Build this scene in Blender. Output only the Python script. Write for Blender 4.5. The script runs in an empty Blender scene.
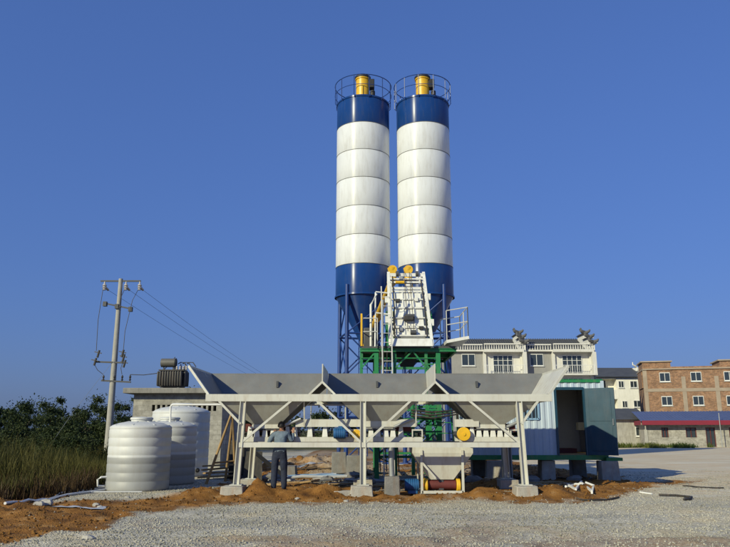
import bpy, math, random
import numpy as np
from mathutils import Vector, Matrix

# ------------------------------------------------------------------ camera, sky, sun, exposure
S = bpy.context.scene
C = S.collection
R = math.radians
PITCH = math.atan(156.5 / 701.0)
F = 701.0
CAMZ = 1.6
cam = bpy.data.cameras.new('Camera')
cam.sensor_fit = 'HORIZONTAL'
cam.angle = 2 * math.atan(365.0 / F)
cam.clip_start = 0.1
cam.clip_end = 6000
camo = bpy.data.objects.new('Camera', cam)
C.objects.link(camo)
camo.location = (0, 0, CAMZ)
camo.rotation_euler = (math.pi / 2 + PITCH, 0, 0)
S.camera = camo

SUN_AZ, SUN_EL = R(222), R(25)
w = bpy.data.worlds.new('World')
S.world = w
w.use_nodes = True
wn = w.node_tree.nodes
sky = wn.new('ShaderNodeTexSky')
sky.sky_type = 'NISHITA'
sky.sun_disc = False
sky.sun_elevation = SUN_EL
sky.sun_rotation = SUN_AZ
sky.air_density = 1.6
sky.dust_density = 1.0
sky.ozone_density = 10.0
sky.altitude = 0
bg = wn['Background']
bg.inputs['Strength'].default_value = 0.1
gam = wn.new('ShaderNodeGamma')                     # the phone camera's flat, violet rendering of the clear sky, same over the whole dome
gam.inputs['Gamma'].default_value = 0.50
tin = wn.new('ShaderNodeVectorMath'); tin.operation = 'MULTIPLY'
tin.inputs[1].default_value = (0.93, 1.27, 2.42)
w.node_tree.links.new(sky.outputs[0], gam.inputs['Color'])
w.node_tree.links.new(gam.outputs[0], tin.inputs[0])
w.node_tree.links.new(tin.outputs[0], bg.inputs['Color'])

sun = bpy.data.lights.new('Sun', 'SUN')
sun.energy = 4.5
sun.angle = R(0.6)
sun.color = (1.0, 0.945, 0.65)
suno = bpy.data.objects.new('Sun', sun)
C.objects.link(suno)
to_sun = Vector((math.sin(SUN_AZ) * math.cos(SUN_EL), math.cos(SUN_AZ) * math.cos(SUN_EL), math.sin(SUN_EL)))
suno.rotation_euler = to_sun.to_track_quat('Z', 'Y').to_euler()
suno.location = (-30, -30, 40)

S.view_settings.view_transform = 'Standard'
S.view_settings.look = 'None'
S.view_settings.exposure = 0.0
S.view_settings.gamma = 1.0
S.view_settings.use_curve_mapping = False

rnd = random.Random(7)
rng = np.random.default_rng(11)

def P(px, py, Y):
    """point at distance Y in front of the camera seen at photo pixel (px, py)"""
    dx = (px - 365) / F
    dz = (273.5 - py) / F
    d = Vector((dx, math.cos(PITCH) - dz * math.sin(PITCH), math.sin(PITCH) + dz * math.cos(PITCH)))
    t = Y / d.y
    return Vector((d.x * t, Y, CAMZ + d.z * t))

def PX(px, py, Y): return P(px, py, Y).x
def PZ(py, Y): return P(365, py, Y).z

# ------------------------------------------------------------------ numpy value noise
_perm = rng.integers(0, 2 ** 31, 4096)
def _h(ix, iy):
    return (_perm[(ix * 73 + _perm[iy & 4095]) & 4095] & 0xffff) / 65535.0
def vnoise(x, y):
    x = np.asarray(x, float); y = np.asarray(y, float)
    ix = np.floor(x).astype(np.int64); iy = np.floor(y).astype(np.int64)
    fx = x - ix; fy = y - iy
    fx = fx * fx * (3 - 2 * fx); fy = fy * fy * (3 - 2 * fy)
    a = _h(ix, iy); b = _h(ix + 1, iy); c = _h(ix, iy + 1); d = _h(ix + 1, iy + 1)
    return (a * (1 - fx) + b * fx) * (1 - fy) + (c * (1 - fx) + d * fx) * fy
def fbm(x, y, o=3):
    s = 0; amp = 0.5
    for k in range(o):
        s = s + amp * vnoise(x * 2 ** k + 17.3 * k, y * 2 ** k - 9.1 * k); amp *= 0.5
    return s

# ------------------------------------------------------------------ materials
MATS = {}
def mat(name, col, rough=0.6, metal=0.0, var=0.12, scale=2.5, bump=0.0, bscale=60.0, dirt=None, dirt_amt=0.0, spec=0.5, coat=0.0):
    if name in MATS: return MATS[name]
    m = bpy.data.materials.new(name); m.use_nodes = True
    nt = m.node_tree; N = nt.nodes; L = nt.links
    b = N['Principled BSDF']
    b.inputs['Roughness'].default_value = rough
    b.inputs['Metallic'].default_value = metal
    b.inputs['Specular IOR Level'].default_value = spec
    b.inputs['Coat Weight'].default_value = coat
    tc = N.new('ShaderNodeTexCoord')
    n1 = N.new('ShaderNodeTexNoise'); n1.inputs['Scale'].default_value = scale; n1.inputs['Detail'].default_value = 6
    n1.inputs['Roughness'].default_value = 0.65
    L.new(tc.outputs['Object'], n1.inputs['Vector'])
    mr = N.new('ShaderNodeMapRange')
    mr.inputs[1].default_value = 0.3; mr.inputs[2].default_value = 0.7
    mr.inputs[3].default_value = 1 - var; mr.inputs[4].default_value = 1 + var
    L.new(n1.outputs[0], mr.inputs[0])
    mx = N.new('ShaderNodeVectorMath'); mx.operation = 'SCALE'
    mx.inputs[0].default_value = col
    L.new(mr.outputs[0], mx.inputs['Scale'])
    out = mx.outputs[0]
    if dirt is not None:
        mp = N.new('ShaderNodeMapping'); mp.inputs['Scale'].default_value = (3.0, 3.0, 0.5)
        L.new(tc.outputs['Object'], mp.inputs[0])
        n2 = N.new('ShaderNodeTexNoise'); n2.inputs['Scale'].default_value = 2.2; n2.inputs['Detail'].default_value = 8
        n2.inputs['Roughness'].default_value = 0.7
        L.new(mp.outputs[0], n2.inputs['Vector'])
        r2 = N.new('ShaderNodeMapRange'); r2.inputs[1].default_value = 0.48; r2.inputs[2].default_value = 0.72
        r2.inputs[3].default_value = 0; r2.inputs[4].default_value = dirt_amt
        L.new(n2.outputs[0], r2.inputs[0])
        mm = N.new('ShaderNodeMix'); mm.data_type = 'RGBA'
        mm.inputs[7].default_value = (*dirt, 1)
        L.new(r2.outputs[0], mm.inputs[0]); L.new(out, mm.inputs[6])
        out = mm.outputs[2]
    L.new(out, b.inputs['Base Color'])
    rr = N.new('ShaderNodeMapRange'); rr.inputs[3].default_value = max(0.02, rough - 0.08); rr.inputs[4].default_value = min(1, rough + 0.1)
    L.new(n1.outputs[0], rr.inputs[0]); L.new(rr.outputs[0], b.inputs['Roughness'])
    if bump:
        n3 = N.new('ShaderNodeTexNoise'); n3.inputs['Scale'].default_value = bscale; n3.inputs['Detail'].default_value = 4
        L.new(tc.outputs['Object'], n3.inputs['Vector'])
        bp = N.new('ShaderNodeBump'); bp.inputs['Strength'].default_value = bump; bp.inputs['Distance'].default_value = 0.02
        L.new(n3.outputs[0], bp.inputs['Height']); L.new(bp.outputs[0], b.inputs['Normal'])
    MATS[name] = m
    return m

DUST = (0.30, 0.22, 0.15)
M = {
 'white_silo': mat('white_silo', (0.66, 0.68, 0.70), 0.42, var=0.05, scale=0.6, dirt=(0.42, 0.40, 0.36), dirt_amt=0.42),
 'blue_silo': mat('blue_silo', (0.008, 0.045, 0.19), 0.33, var=0.10, scale=0.8, dirt=(0.06, 0.08, 0.15), dirt_amt=0.35),
 'blue_steel': mat('blue_steel', (0.010, 0.042, 0.19), 0.42, var=0.12, dirt=(0.07, 0.08, 0.12), dirt_amt=0.35),
 'seam': mat('seam', (0.10, 0.10, 0.095), 0.7, var=0.2),
 'yellow': mat('yellow', (0.72, 0.42, 0.015), 0.42, var=0.12, dirt=DUST, dirt_amt=0.3),
 'black': mat('black', (0.018, 0.018, 0.02), 0.6, var=0.2),
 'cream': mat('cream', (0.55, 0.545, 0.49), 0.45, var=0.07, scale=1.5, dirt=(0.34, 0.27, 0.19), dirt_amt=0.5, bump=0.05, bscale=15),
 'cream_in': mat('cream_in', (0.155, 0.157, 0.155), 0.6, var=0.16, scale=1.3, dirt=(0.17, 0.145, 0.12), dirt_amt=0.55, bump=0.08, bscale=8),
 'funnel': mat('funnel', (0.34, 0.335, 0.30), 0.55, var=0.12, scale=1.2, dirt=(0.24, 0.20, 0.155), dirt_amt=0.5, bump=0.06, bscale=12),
 'white_paint': mat('white_paint', (0.70, 0.70, 0.66), 0.45, var=0.08, dirt=(0.34, 0.28, 0.2), dirt_amt=0.4),
 'green': mat('green', (0.014, 0.19, 0.065), 0.45, var=0.15, dirt=DUST, dirt_amt=0.25),
 'red': mat('red', (0.28, 0.02, 0.018), 0.55, var=0.2, dirt=DUST, dirt_amt=0.3),
 'dark_red': mat('dark_red', (0.11, 0.02, 0.018), 0.7, var=0.25),
 'motor_blue': mat('motor_blue', (0.018, 0.10, 0.26), 0.45, var=0.15),
 'rubber': mat('rubber', (0.025, 0.024, 0.024), 0.75, var=0.25, dirt=DUST, dirt_amt=0.3),
 'concrete': mat('concrete', (0.36, 0.34, 0.30), 0.9, var=0.2, scale=5, bump=0.5, bscale=40, dirt=(0.30, 0.17, 0.09), dirt_amt=0.6),
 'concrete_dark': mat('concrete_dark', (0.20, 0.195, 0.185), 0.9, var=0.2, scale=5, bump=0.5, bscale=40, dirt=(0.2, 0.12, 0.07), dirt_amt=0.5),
 'pole_conc': mat('pole_conc', (0.34, 0.33, 0.30), 0.85, var=0.12, scale=3, dirt=(0.2, 0.19, 0.17), dirt_amt=0.5),
 'stucco': mat('stucco', (0.32, 0.30, 0.255), 0.9, var=0.22, scale=2.5, bump=0.6, bscale=14, dirt=(0.15, 0.135, 0.11), dirt_amt=0.75),
 'slab': mat('slab', (0.24, 0.23, 0.21), 0.9, var=0.25, scale=2, bump=0.3, dirt=(0.09, 0.09, 0.085), dirt_amt=0.7),
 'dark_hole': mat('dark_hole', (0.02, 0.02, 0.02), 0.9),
 'trafo': mat('trafo', (0.035, 0.033, 0.032), 0.5, var=0.2, dirt=(0.12, 0.09, 0.06), dirt_amt=0.5),
 'pump_grey': mat('pump_grey', (0.11, 0.105, 0.095), 0.5, var=0.15),
 'ceramic': mat('ceramic', (0.45, 0.42, 0.40), 0.25, var=0.1),
 'iron': mat('iron', (0.06, 0.062, 0.068), 0.6, var=0.2),
 'galv': mat('galv', (0.32, 0.33, 0.34), 0.5, metal=0.5, var=0.15),
 'galv_pale': mat('galv_pale', (0.50, 0.50, 0.48), 0.5, var=0.12),
 'wire': mat('wire', (0.05, 0.05, 0.055), 0.6),
 'cont_blue': mat('cont_blue', (0.44, 0.525, 0.62), 0.5, var=0.06, dirt=(0.35, 0.33, 0.30), dirt_amt=0.35),
 'cont_door': mat('cont_door', (0.010, 0.050, 0.085), 0.45, var=0.15, dirt=(0.06, 0.08, 0.10), dirt_amt=0.4),
 'cont_in': mat('cont_in', (0.42, 0.42, 0.41), 0.7, var=0.08),
 'glass': mat('glass', (0.03, 0.04, 0.05), 0.08, var=0.1, spec=0.8),
 'pvc': mat('pvc', (0.72, 0.72, 0.70), 0.4, var=0.06),
 'pvc_blue': mat('pvc_blue', (0.22, 0.36, 0.52), 0.45, var=0.1),
 'sheet': mat('sheet', (0.42, 0.43, 0.45), 0.5, var=0.15, bump=0.4, bscale=8),
 'wood': mat('wood', (0.34, 0.22, 0.10), 0.8, var=0.25, scale=6, bump=0.3),
 'bark': mat('bark', (0.07, 0.05, 0.035), 0.9, var=0.3, scale=8),
 'tile_roof': mat('tile_roof', (0.065, 0.068, 0.075), 0.7, var=0.2, scale=1),
 'house_grey': mat('house_grey', (0.29, 0.285, 0.27), 0.9, var=0.10, scale=0.7, dirt=(0.2, 0.19, 0.18), dirt_amt=0.5),
 'house_white': mat('house_white', (0.62, 0.61, 0.565), 0.85, var=0.06, scale=0.6, dirt=(0.4, 0.37, 0.32), dirt_amt=0.4),
 'house_cream': mat('house_cream', (0.76, 0.74, 0.66), 0.85, var=0.06, scale=0.6, dirt=(0.45, 0.42, 0.35), dirt_amt=0.35),
 'frame_white': mat('frame_white', (0.65, 0.65, 0.63), 0.5),
 'blue_roof': mat('blue_roof', (0.085, 0.115, 0.24), 0.6, var=0.12, scale=1),
 'fascia': mat('fascia', (0.19, 0.008, 0.028), 0.7, var=0.12),
 'block': mat('block', (0.36, 0.35, 0.32), 0.9, var=0.2, scale=1.5, dirt=(0.16, 0.15, 0.13), dirt_amt=0.6),
 'rc_frame': mat('rc_frame', (0.33, 0.27, 0.21), 0.9, var=0.15, scale=1),
 'skin': mat('skin', (0.36, 0.19, 0.12), 0.6, var=0.05),
 'shirt': mat('shirt', (0.125, 0.165, 0.215), 0.85, var=0.25, scale=9, bump=0.9, bscale=14),
 'jeans': mat('jeans', (0.016, 0.022, 0.045), 0.85, var=0.3, scale=8, bump=0.9, bscale=14),
 'hair': mat('hair', (0.012, 0.009, 0.008), 0.55),
 'shoe': mat('shoe', (0.03, 0.028, 0.026), 0.6),
 'finial': mat('finial', (0.10, 0.10, 0.105), 0.8, var=0.2),
 'rock': mat('rock', (0.38, 0.36, 0.32), 0.9, var=0.15, scale=6, bump=0.4, bscale=20),
}

def tank_mat():
    m = mat('tank', (0.55, 0.56, 0.55), 0.52, var=0.04, scale=1.2, dirt=(0.42, 0.38, 0.32), dirt_amt=0.3)
    m2 = m.copy(); m2.name = 'tank_half_full'
    nt = m2.node_tree; N = nt.nodes; L = nt.links
    b = N['Principled BSDF']
    src = b.inputs['Base Color'].links[0].from_socket
    tc = N.new('ShaderNodeTexCoord'); sp = N.new('ShaderNodeSeparateXYZ'); L.new(tc.outputs['Object'], sp.inputs[0])
    r = N.new('ShaderNodeMapRange'); r.inputs[1].default_value = 0.86; r.inputs[2].default_value = 0.90   # the water inside shows through the wall
    r.inputs[3].default_value = 0.56; r.inputs[4].default_value = 1.0
    L.new(sp.outputs['Z'], r.inputs[0])
    v = N.new('ShaderNodeVectorMath'); v.operation = 'SCALE'
    L.new(src, v.inputs[0]); L.new(r.outputs[0], v.inputs['Scale']); L.new(v.outputs[0], b.inputs['Base Color'])
    return m, m2
M['tank'], M['tank_half'] = tank_mat()
for nm_ in ('white_silo', 'blue_silo'):      # rolled sheet: the sun glint is drawn out up and down the shell
    nt_ = M[nm_].node_tree; tg = nt_.nodes.new('ShaderNodeTangent'); tg.direction_type = 'RADIAL'; tg.axis = 'Z'
    b_ = nt_.nodes['Principled BSDF']; b_.inputs['Anisotropic'].default_value = 0.93; b_.inputs['Anisotropic Rotation'].default_value = 0.25
    nt_.links.new(tg.outputs[0], b_.inputs['Tangent'])

def brick_mat(name='red_brick', c1=(0.20, 0.080, 0.032, 1), c2=(0.42, 0.20, 0.085, 1), mo=(0.30, 0.25, 0.20, 1), bw=0.25, bh=0.075, ms=0.012):
    m = bpy.data.materials.new(name); m.use_nodes = True
    nt = m.node_tree; N = nt.nodes; L = nt.links; b = N['Principled BSDF']
    tc = N.new('ShaderNodeTexCoord'); mp = N.new('ShaderNodeMapping')
    sp = N.new('ShaderNodeSeparateXYZ'); cb = N.new('ShaderNodeCombineXYZ'); ad = N.new('ShaderNodeMath')
    L.new(tc.outputs['Object'], sp.inputs[0]); L.new(sp.outputs[0], ad.inputs[0]); L.new(sp.outputs[1], ad.inputs[1])
    L.new(ad.outputs[0], cb.inputs[0]); L.new(sp.outputs[2], cb.inputs[1])
    br = N.new('ShaderNodeTexBrick')
    br.inputs['Color1'].default_value = c1; br.inputs['Color2'].default_value = c2
    br.inputs['Mortar'].default_value = mo
    br.inputs['Scale'].default_value = 1.0; br.inputs['Brick Width'].default_value = bw; br.inputs['Row Height'].default_value = bh
    br.inputs['Mortar Size'].default_value = ms; br.inputs['Bias'].default_value = -0.1
    L.new(cb.outputs[0], br.inputs[0])
    n = N.new('ShaderNodeTexNoise'); n.inputs['Scale'].default_value = 1.3; n.inputs['Detail'].default_value = 10; n.inputs['Roughness'].default_value = 0.85
    L.new(tc.outputs['Object'], n.inputs[0])
    r = N.new('ShaderNodeMapRange'); r.inputs[1].default_value = 0.3; r.inputs[2].default_value = 0.7; r.inputs[3].default_value = 0.35; r.inputs[4].default_value = 1.45
    L.new(n.outputs[0], r.inputs[0])
    v = N.new('ShaderNodeVectorMath'); v.operation = 'SCALE'; L.new(br.outputs[0], v.inputs[0]); L.new(r.outputs[0], v.inputs['Scale'])
    L.new(v.outputs[0], b.inputs['Base Color']); b.inputs['Roughness'].default_value = 0.95
    bp = N.new('ShaderNodeBump'); bp.inputs['Strength'].default_value = 0.4; L.new(br.outputs[1], bp.inputs['Height']); bp.invert = True
    L.new(bp.outputs[0], b.inputs['Normal'])
    return m
M['brick'] = brick_mat()
M['rough_block'] = brick_mat('rough_block', (0.30, 0.285, 0.25, 1), (0.40, 0.385, 0.345, 1), (0.30, 0.285, 0.25, 1), 0.40, 0.20, 0.014)

def leaf_mat(name, c1, c2, attr=True):
    m = bpy.data.materials.new(name); m.use_nodes = True
    nt = m.node_tree; N = nt.nodes; L = nt.links; b = N['Principled BSDF']
    a = N.new('ShaderNodeAttribute'); a.attribute_name = 'tint'
    mm = N.new('ShaderNodeMix'); mm.data_type = 'RGBA'; mm.inputs[6].default_value = (*c1, 1); mm.inputs[7].default_value = (*c2, 1)
    L.new(a.outputs['Fac'], mm.inputs[0]); L.new(mm.outputs[2], b.inputs['Base Color'])
    b.inputs['Roughness'].default_value = 0.65
    b.inputs['Specular IOR Level'].default_value = 0.25
    tr = N.new('ShaderNodeBsdfTranslucent'); L.new(mm.outputs[2], tr.inputs[0])
    ms = N.new('ShaderNodeMixShader'); ms.inputs[0].default_value = 0.25
    L.new(b.outputs[0], ms.inputs[1]); L.new(tr.outputs[0], ms.inputs[2]); L.new(ms.outputs[0], N['Material Output'].inputs[0])
    return m
M['leaf_dark'] = leaf_mat('leaf_dark', (0.014, 0.028, 0.009), (0.045, 0.062, 0.018))
M['leaf_mid'] = leaf_mat('leaf_mid', (0.020, 0.036, 0.010), (0.062, 0.076, 0.022))
M['reed'] = leaf_mat('reed', (0.020, 0.030, 0.007), (0.105, 0.094, 0.022))
M['grass'] = leaf_mat('grass', (0.04, 0.075, 0.012), (0.14, 0.15, 0.035))
M['dry'] = leaf_mat('dry', (0.035, 0.020, 0.009), (0.10, 0.062, 0.026))
M['stone'] = leaf_mat('stone', (0.24, 0.225, 0.18), (0.60, 0.57, 0.475))
M['clod'] = leaf_mat('clod', (0.09, 0.038, 0.008), (0.30, 0.145, 0.032))

# ------------------------------------------------------------------ mesh helpers
class MB:
    def __init__(s): s.v = []; s.f = []
    def add(s, vs, fs):
        o = len(s.v); s.v += [tuple(v) for v in vs]; s.f += [tuple(i + o for i in f) for f in fs]; return s
    def box(s, a, b):
        x0, y0, z0 = a; x1, y1, z1 = b
        return s.add([(x0,y0,z0),(x1,y0,z0),(x1,y1,z0),(x0,y1,z0),(x0,y0,z1),(x1,y0,z1),(x1,y1,z1),(x0,y1,z1)],
                     [(0,3,2,1),(4,5,6,7),(0,1,5,4),(1,2,6,5),(2,3,7,6),(3,0,4,7)])
    def bar(s, a, b, w=0.1, h=None, up=(0,0,1)):
        h = h or w; a = Vector(a); b = Vector(b); d = (b - a).normalized(); u = Vector(up)
        if abs(d.dot(u)) > 0.98: u = Vector((0, 1, 0))
        sx = d.cross(u).normalized(); u = sx.cross(d).normalized()
        vs = [p + sx * i * w / 2 + u * j * h / 2 for p in (a, b) for i, j in ((-1,-1),(1,-1),(1,1),(-1,1))]
        return s.add(vs, [(3,2,1,0),(4,5,6,7),(0,1,5,4),(1,2,6,5),(2,3,7,6),(3,0,4,7)])
    def chan(s, a, b, w=0.1, h=0.16, t=0.02, up=(0,0,1)):
        """I-section beam"""
        a = Vector(a); b = Vector(b); d = (b - a).normalized(); u = Vector(up)
        if abs(d.dot(u)) > 0.98: u = Vector((0, 1, 0))
        sx = d.cross(u).normalized(); u = sx.cross(d).normalized()
        s.bar(a + u * (h/2 - t/2), b + u * (h/2 - t/2), w, t, up=u)
        s.bar(a - u * (h/2 - t/2), b - u * (h/2 - t/2), w, t, up=u)
        s.bar(a, b, t * 0.8, h - 2 * t, up=u)
        return s
    def tube(s, pts, r, n=10, cap=True, r2=None):
        pts = [Vector(p) for p in pts]; o = len(s.v); rings = []
        for k, p in enumerate(pts):
            d = (pts[min(k+1, len(pts)-1)] - pts[max(k-1, 0)]).normalized()
            u = Vector((0,0,1)) if abs(d.z) < 0.95 else Vector((0,1,0))
            a = d.cross(u).normalized(); c = a.cross(d).normalized()
            rr = r if r2 is None else r + (r2 - r) * k / (len(pts) - 1)
            rings.append([p + (a * math.cos(2*math.pi*i/n) + c * math.sin(2*math.pi*i/n)) * rr for i in range(n)])
        vs = [q for rg in rings for q in rg]; fs = []
        for k in range(len(pts) - 1):
            for i in range(n):
                j = (i + 1) % n; fs.append((k*n+i, k*n+j, (k+1)*n+j, (k+1)*n+i))
        if cap: fs.append(tuple(range(n-1, -1, -1))); fs.append(tuple((len(pts)-1)*n + i for i in range(n)))
        return s.add(vs, fs)
    def lathe(s, c, prof, n=48, cap=True):
        c = Vector(c); vs = []; fs = []
        for r, z in prof:
            for i in range(n):
                a = 2*math.pi*i/n; vs.append((c.x + r*math.cos(a), c.y + r*math.sin(a), c.z + z))
        for k in range(len(prof) - 1):
            for i in range(n):
                j = (i+1) % n; fs.append((k*n+i, k*n+j, (k+1)*n+j, (k+1)*n+i))
        if cap:
            fs.append(tuple(range(n-1, -1, -1))); fs.append(tuple((len(prof)-1)*n+i for i in range(n)))
        return s.add(vs, fs)
    def plate(s, pts, t=0.01):
        pts = [Vector(p) for p in pts]; n = (pts[1]-pts[0]).cross(pts[2]-pts[0]).normalized(); k = len(pts)
        vs = [p + n*t/2 for p in pts] + [p - n*t/2 for p in pts]
        return s.add(vs, [tuple(range(k)), tuple(range(2*k-1, k-1, -1))] + [(i, i+k, (i+1)%k+k, (i+1)%k) for i in range(k)])
    def build(s, name, m, parent=None, smooth=35, bevel=0.0):
        me = bpy.data.meshes.new(name)
        off = parent_world(parent)
        me.from_pydata([(v[0]-off[0], v[1]-off[1], v[2]-off[2]) for v in s.v], [], s.f)
        me.materials.append(M[m] if isinstance(m, str) else m)
        if smooth:
            me.shade_smooth(); me.set_sharp_from_angle(angle=R(smooth))
        o = bpy.data.objects.new(name, me); C.objects.link(o)
        if parent is not None: o.parent = parent
        if bevel:
            bm = o.modifiers.new('Bevel', 'BEVEL'); bm.width = bevel; bm.segments = 2; bm.limit_method = 'ANGLE'
        return o

def parent_world(p):
    v = Vector((0,0,0))
    while p is not None: v += p.location; p = p.parent
    return v

def tag(o, label=None, cat=None, group=None, kind=None):
    if label: o['label'] = label
    if cat: o['category'] = cat
    if group: o['group'] = group
    if kind: o['kind'] = kind
    return o

def thing(name, loc, label, cat, group=None):
    o = bpy.data.objects.new(name, None); o.empty_display_size = 0.2
    C.objects.link(o); o.location = loc
    return tag(o, label, cat, group)

def solo(mb, name, m, base, label, cat, group=None, **k):
    """a thing that is one mesh, its origin at base"""
    b = Vector(base)
    mb.v = [(v[0]-b.x, v[1]-b.y, v[2]-b.z) for v in mb.v]
    o = mb.build(name, m, None, **k); o.location = b
    return tag(o, label, cat, group)

def dup(root, loc, label=None):
    r = root.copy(); C.objects.link(r); r.location = loc
    if label: r['label'] = label
    def rec(src, par):
        for ch in list(src.children):
            c = ch.copy(); C.objects.link(c); c.parent = par; rec(ch, c)
    rec(root, r)
    return r

def np_mesh(name, verts, faces, m, tint=None):
    me = bpy.data.meshes.new(name); nv = len(verts); nf, k = faces.shape
    me.vertices.add(nv); me.vertices.foreach_set('co', np.ascontiguousarray(verts, dtype=np.float32).ravel())
    me.loops.add(nf*k); me.loops.foreach_set('vertex_index', np.ascontiguousarray(faces, dtype=np.int32).ravel())
    me.polygons.add(nf); me.polygons.foreach_set('loop_start', np.arange(0, nf*k, k, dtype=np.int32))
    if tint is not None:
        a = me.attributes.new('tint', 'FLOAT', 'POINT'); a.data.foreach_set('value', np.ascontiguousarray(tint, dtype=np.float32))
    me.materials.append(M[m] if isinstance(m, str) else m)
    me.update(calc_edges=True); me.validate()
    o = bpy.data.objects.new(name, me); C.objects.link(o)
    return o

# ------------------------------------------------------------------ ground
MOUNDS = [(-2.75, 18.1, 0.55, 0.50, 0.30), (-2.0, 17.7, 0.7, 0.35, 0.14), (-3.6, 17.9, 0.6, 0.5, 0.14), (-4.6, 17.9, 0.9, 0.45, 0.12),
          (-0.95, 18.0, 0.6, 0.5, 0.22), (0.1, 17.7, 0.7, 0.35, 0.12), (-0.5, 18.3, 0.5, 0.3, 0.16), (3.05, 17.9, 0.7, 0.5, 0.20), (4.5, 18.2, 0.7, 0.6, 0.26),
          (5.6, 19.8, 1.0, 0.8, 0.16), (7.3, 21.6, 1.1, 0.6, 0.14), (-2.0, 30.5, 2.5, 1.5, 0.45), (-1.6, 27.5, 1.5, 1.0, 0.30), (-6.4, 13.6, 1.6, 0.7, 0.10),
          (-7.8, 14.8, 1.6, 1.2, 0.14), (4.0, 21.2, 0.9, 0.7, 0.22), (2.2, 17.4, 1.1, 0.3, 0.08), (0.9, 17.5, 0.7, 0.3, 0.09)]
def sstep(a, b, x):
    t = np.clip((x - a) / (b - a), 0, 1); return t * t * (3 - 2 * t)
def earth_mask(x, y):
    n = fbm(x * 0.9, y * 0.9, 4) - 0.47
    xx = x + n * 1.6; yy = y + n * 1.8
    # front edge of the red soil: along the hopper, sweeping out to the left foreground
    edge = np.interp(xx, [-14, -6.2, -4.8, -4.2, -3.0, 5.5, 8.5, 11, 14], [7, 8.5, 11.0, 14.6, 16.3, 16.9, 21.2, 23.5, 27])
    m = sstep(-0.5, 0.5, yy - edge + (vnoise(x * 6, y * 6) - 0.5) * 0.7)
    back = np.interp(xx, [-14, -8, -7.2, -4.3, -3.8, 5, 9, 14], [24, 18.6, 16.3, 17.7, 62, 62, 23.4, 24.0])
    m = m * (1 - sstep(-0.3, 0.5, yy - back))
    mud = (sstep(0.02, 0.16, fbm(x * 0.55 + 31, y * 0.55, 4) - 0.52)) * sstep(10, 9, np.abs(x - 3.5)) * sstep(16, 11, y) * 0.45
    inner = 0.55 + 0.45 * sstep(0.42, 0.56, fbm(x * 0.7 + 5, y * 0.7 + 3, 3))
    m = np.where((yy > 19.4) & (xx > -3.9) & (xx < 6), m * inner, m)
    return np.clip(np.maximum(m, mud), 0, 1)
def gz(x, y):
    x = np.asarray(x, float); y = np.asarray(y, float)
    near = sstep(60, 30, np.abs(x)) * sstep(70, 40, y)
    z = (fbm(x * 0.35, y * 0.35, 3) - 0.44) * 0.10 * near
    e = earth_mask(x, y)
    z = z + (fbm(x * 3.1, y * 3.1, 4) - 0.47) * (0.03 + 0.15 * e) * near
    lump = 0.25 + 1.5 * fbm(x * 2.9 + 40, y * 2.9, 4)
    clear = 1.0
    for fx in (-3.23, -0.08, 3.94): clear = clear * (1 - 0.8 * np.exp(-((x-fx)/0.42)**4 - ((y-17.75)/0.55)**4))
    for mx, my, rx, ry, h in MOUNDS:
        z = z + h * np.exp(-((x-mx)/rx)**2 - ((y-my)/ry)**2) * lump * clear
    for q0, q1, wv in ((10.6, 0.10, 0.25), (12.2, 0.12, 0.25), (14.3, -0.03, 0.3)):
        d_ = y - (q0 + q1 * x + 0.5 * np.sin(x * 0.35)); z = z - 0.035 * np.exp(-(d_/wv)**2) + 0.02 * np.exp(-((np.abs(d_)-0.45)/0.2)**2)
    # ground falls away towards the reed bank on the left
    z = z - 0.25 * sstep(-8.5, -12.0, x) * sstep(60, 40, y)
    # level patches under tanks and footings are pressed flat
    for fx, fy, fr in ((-6.28, 20.15, 1.2), (-6.15, 22.3, 1.2), (-6.72, 26.2, 1.5)):
        k = sstep(fr + 0.4, fr - 0.2, np.hypot(x - fx, y - fy)); z = z * (1 - k)
    return z
def gpt(x, y): return float(gz(np.array([x]), np.array([y]))[0])

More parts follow.
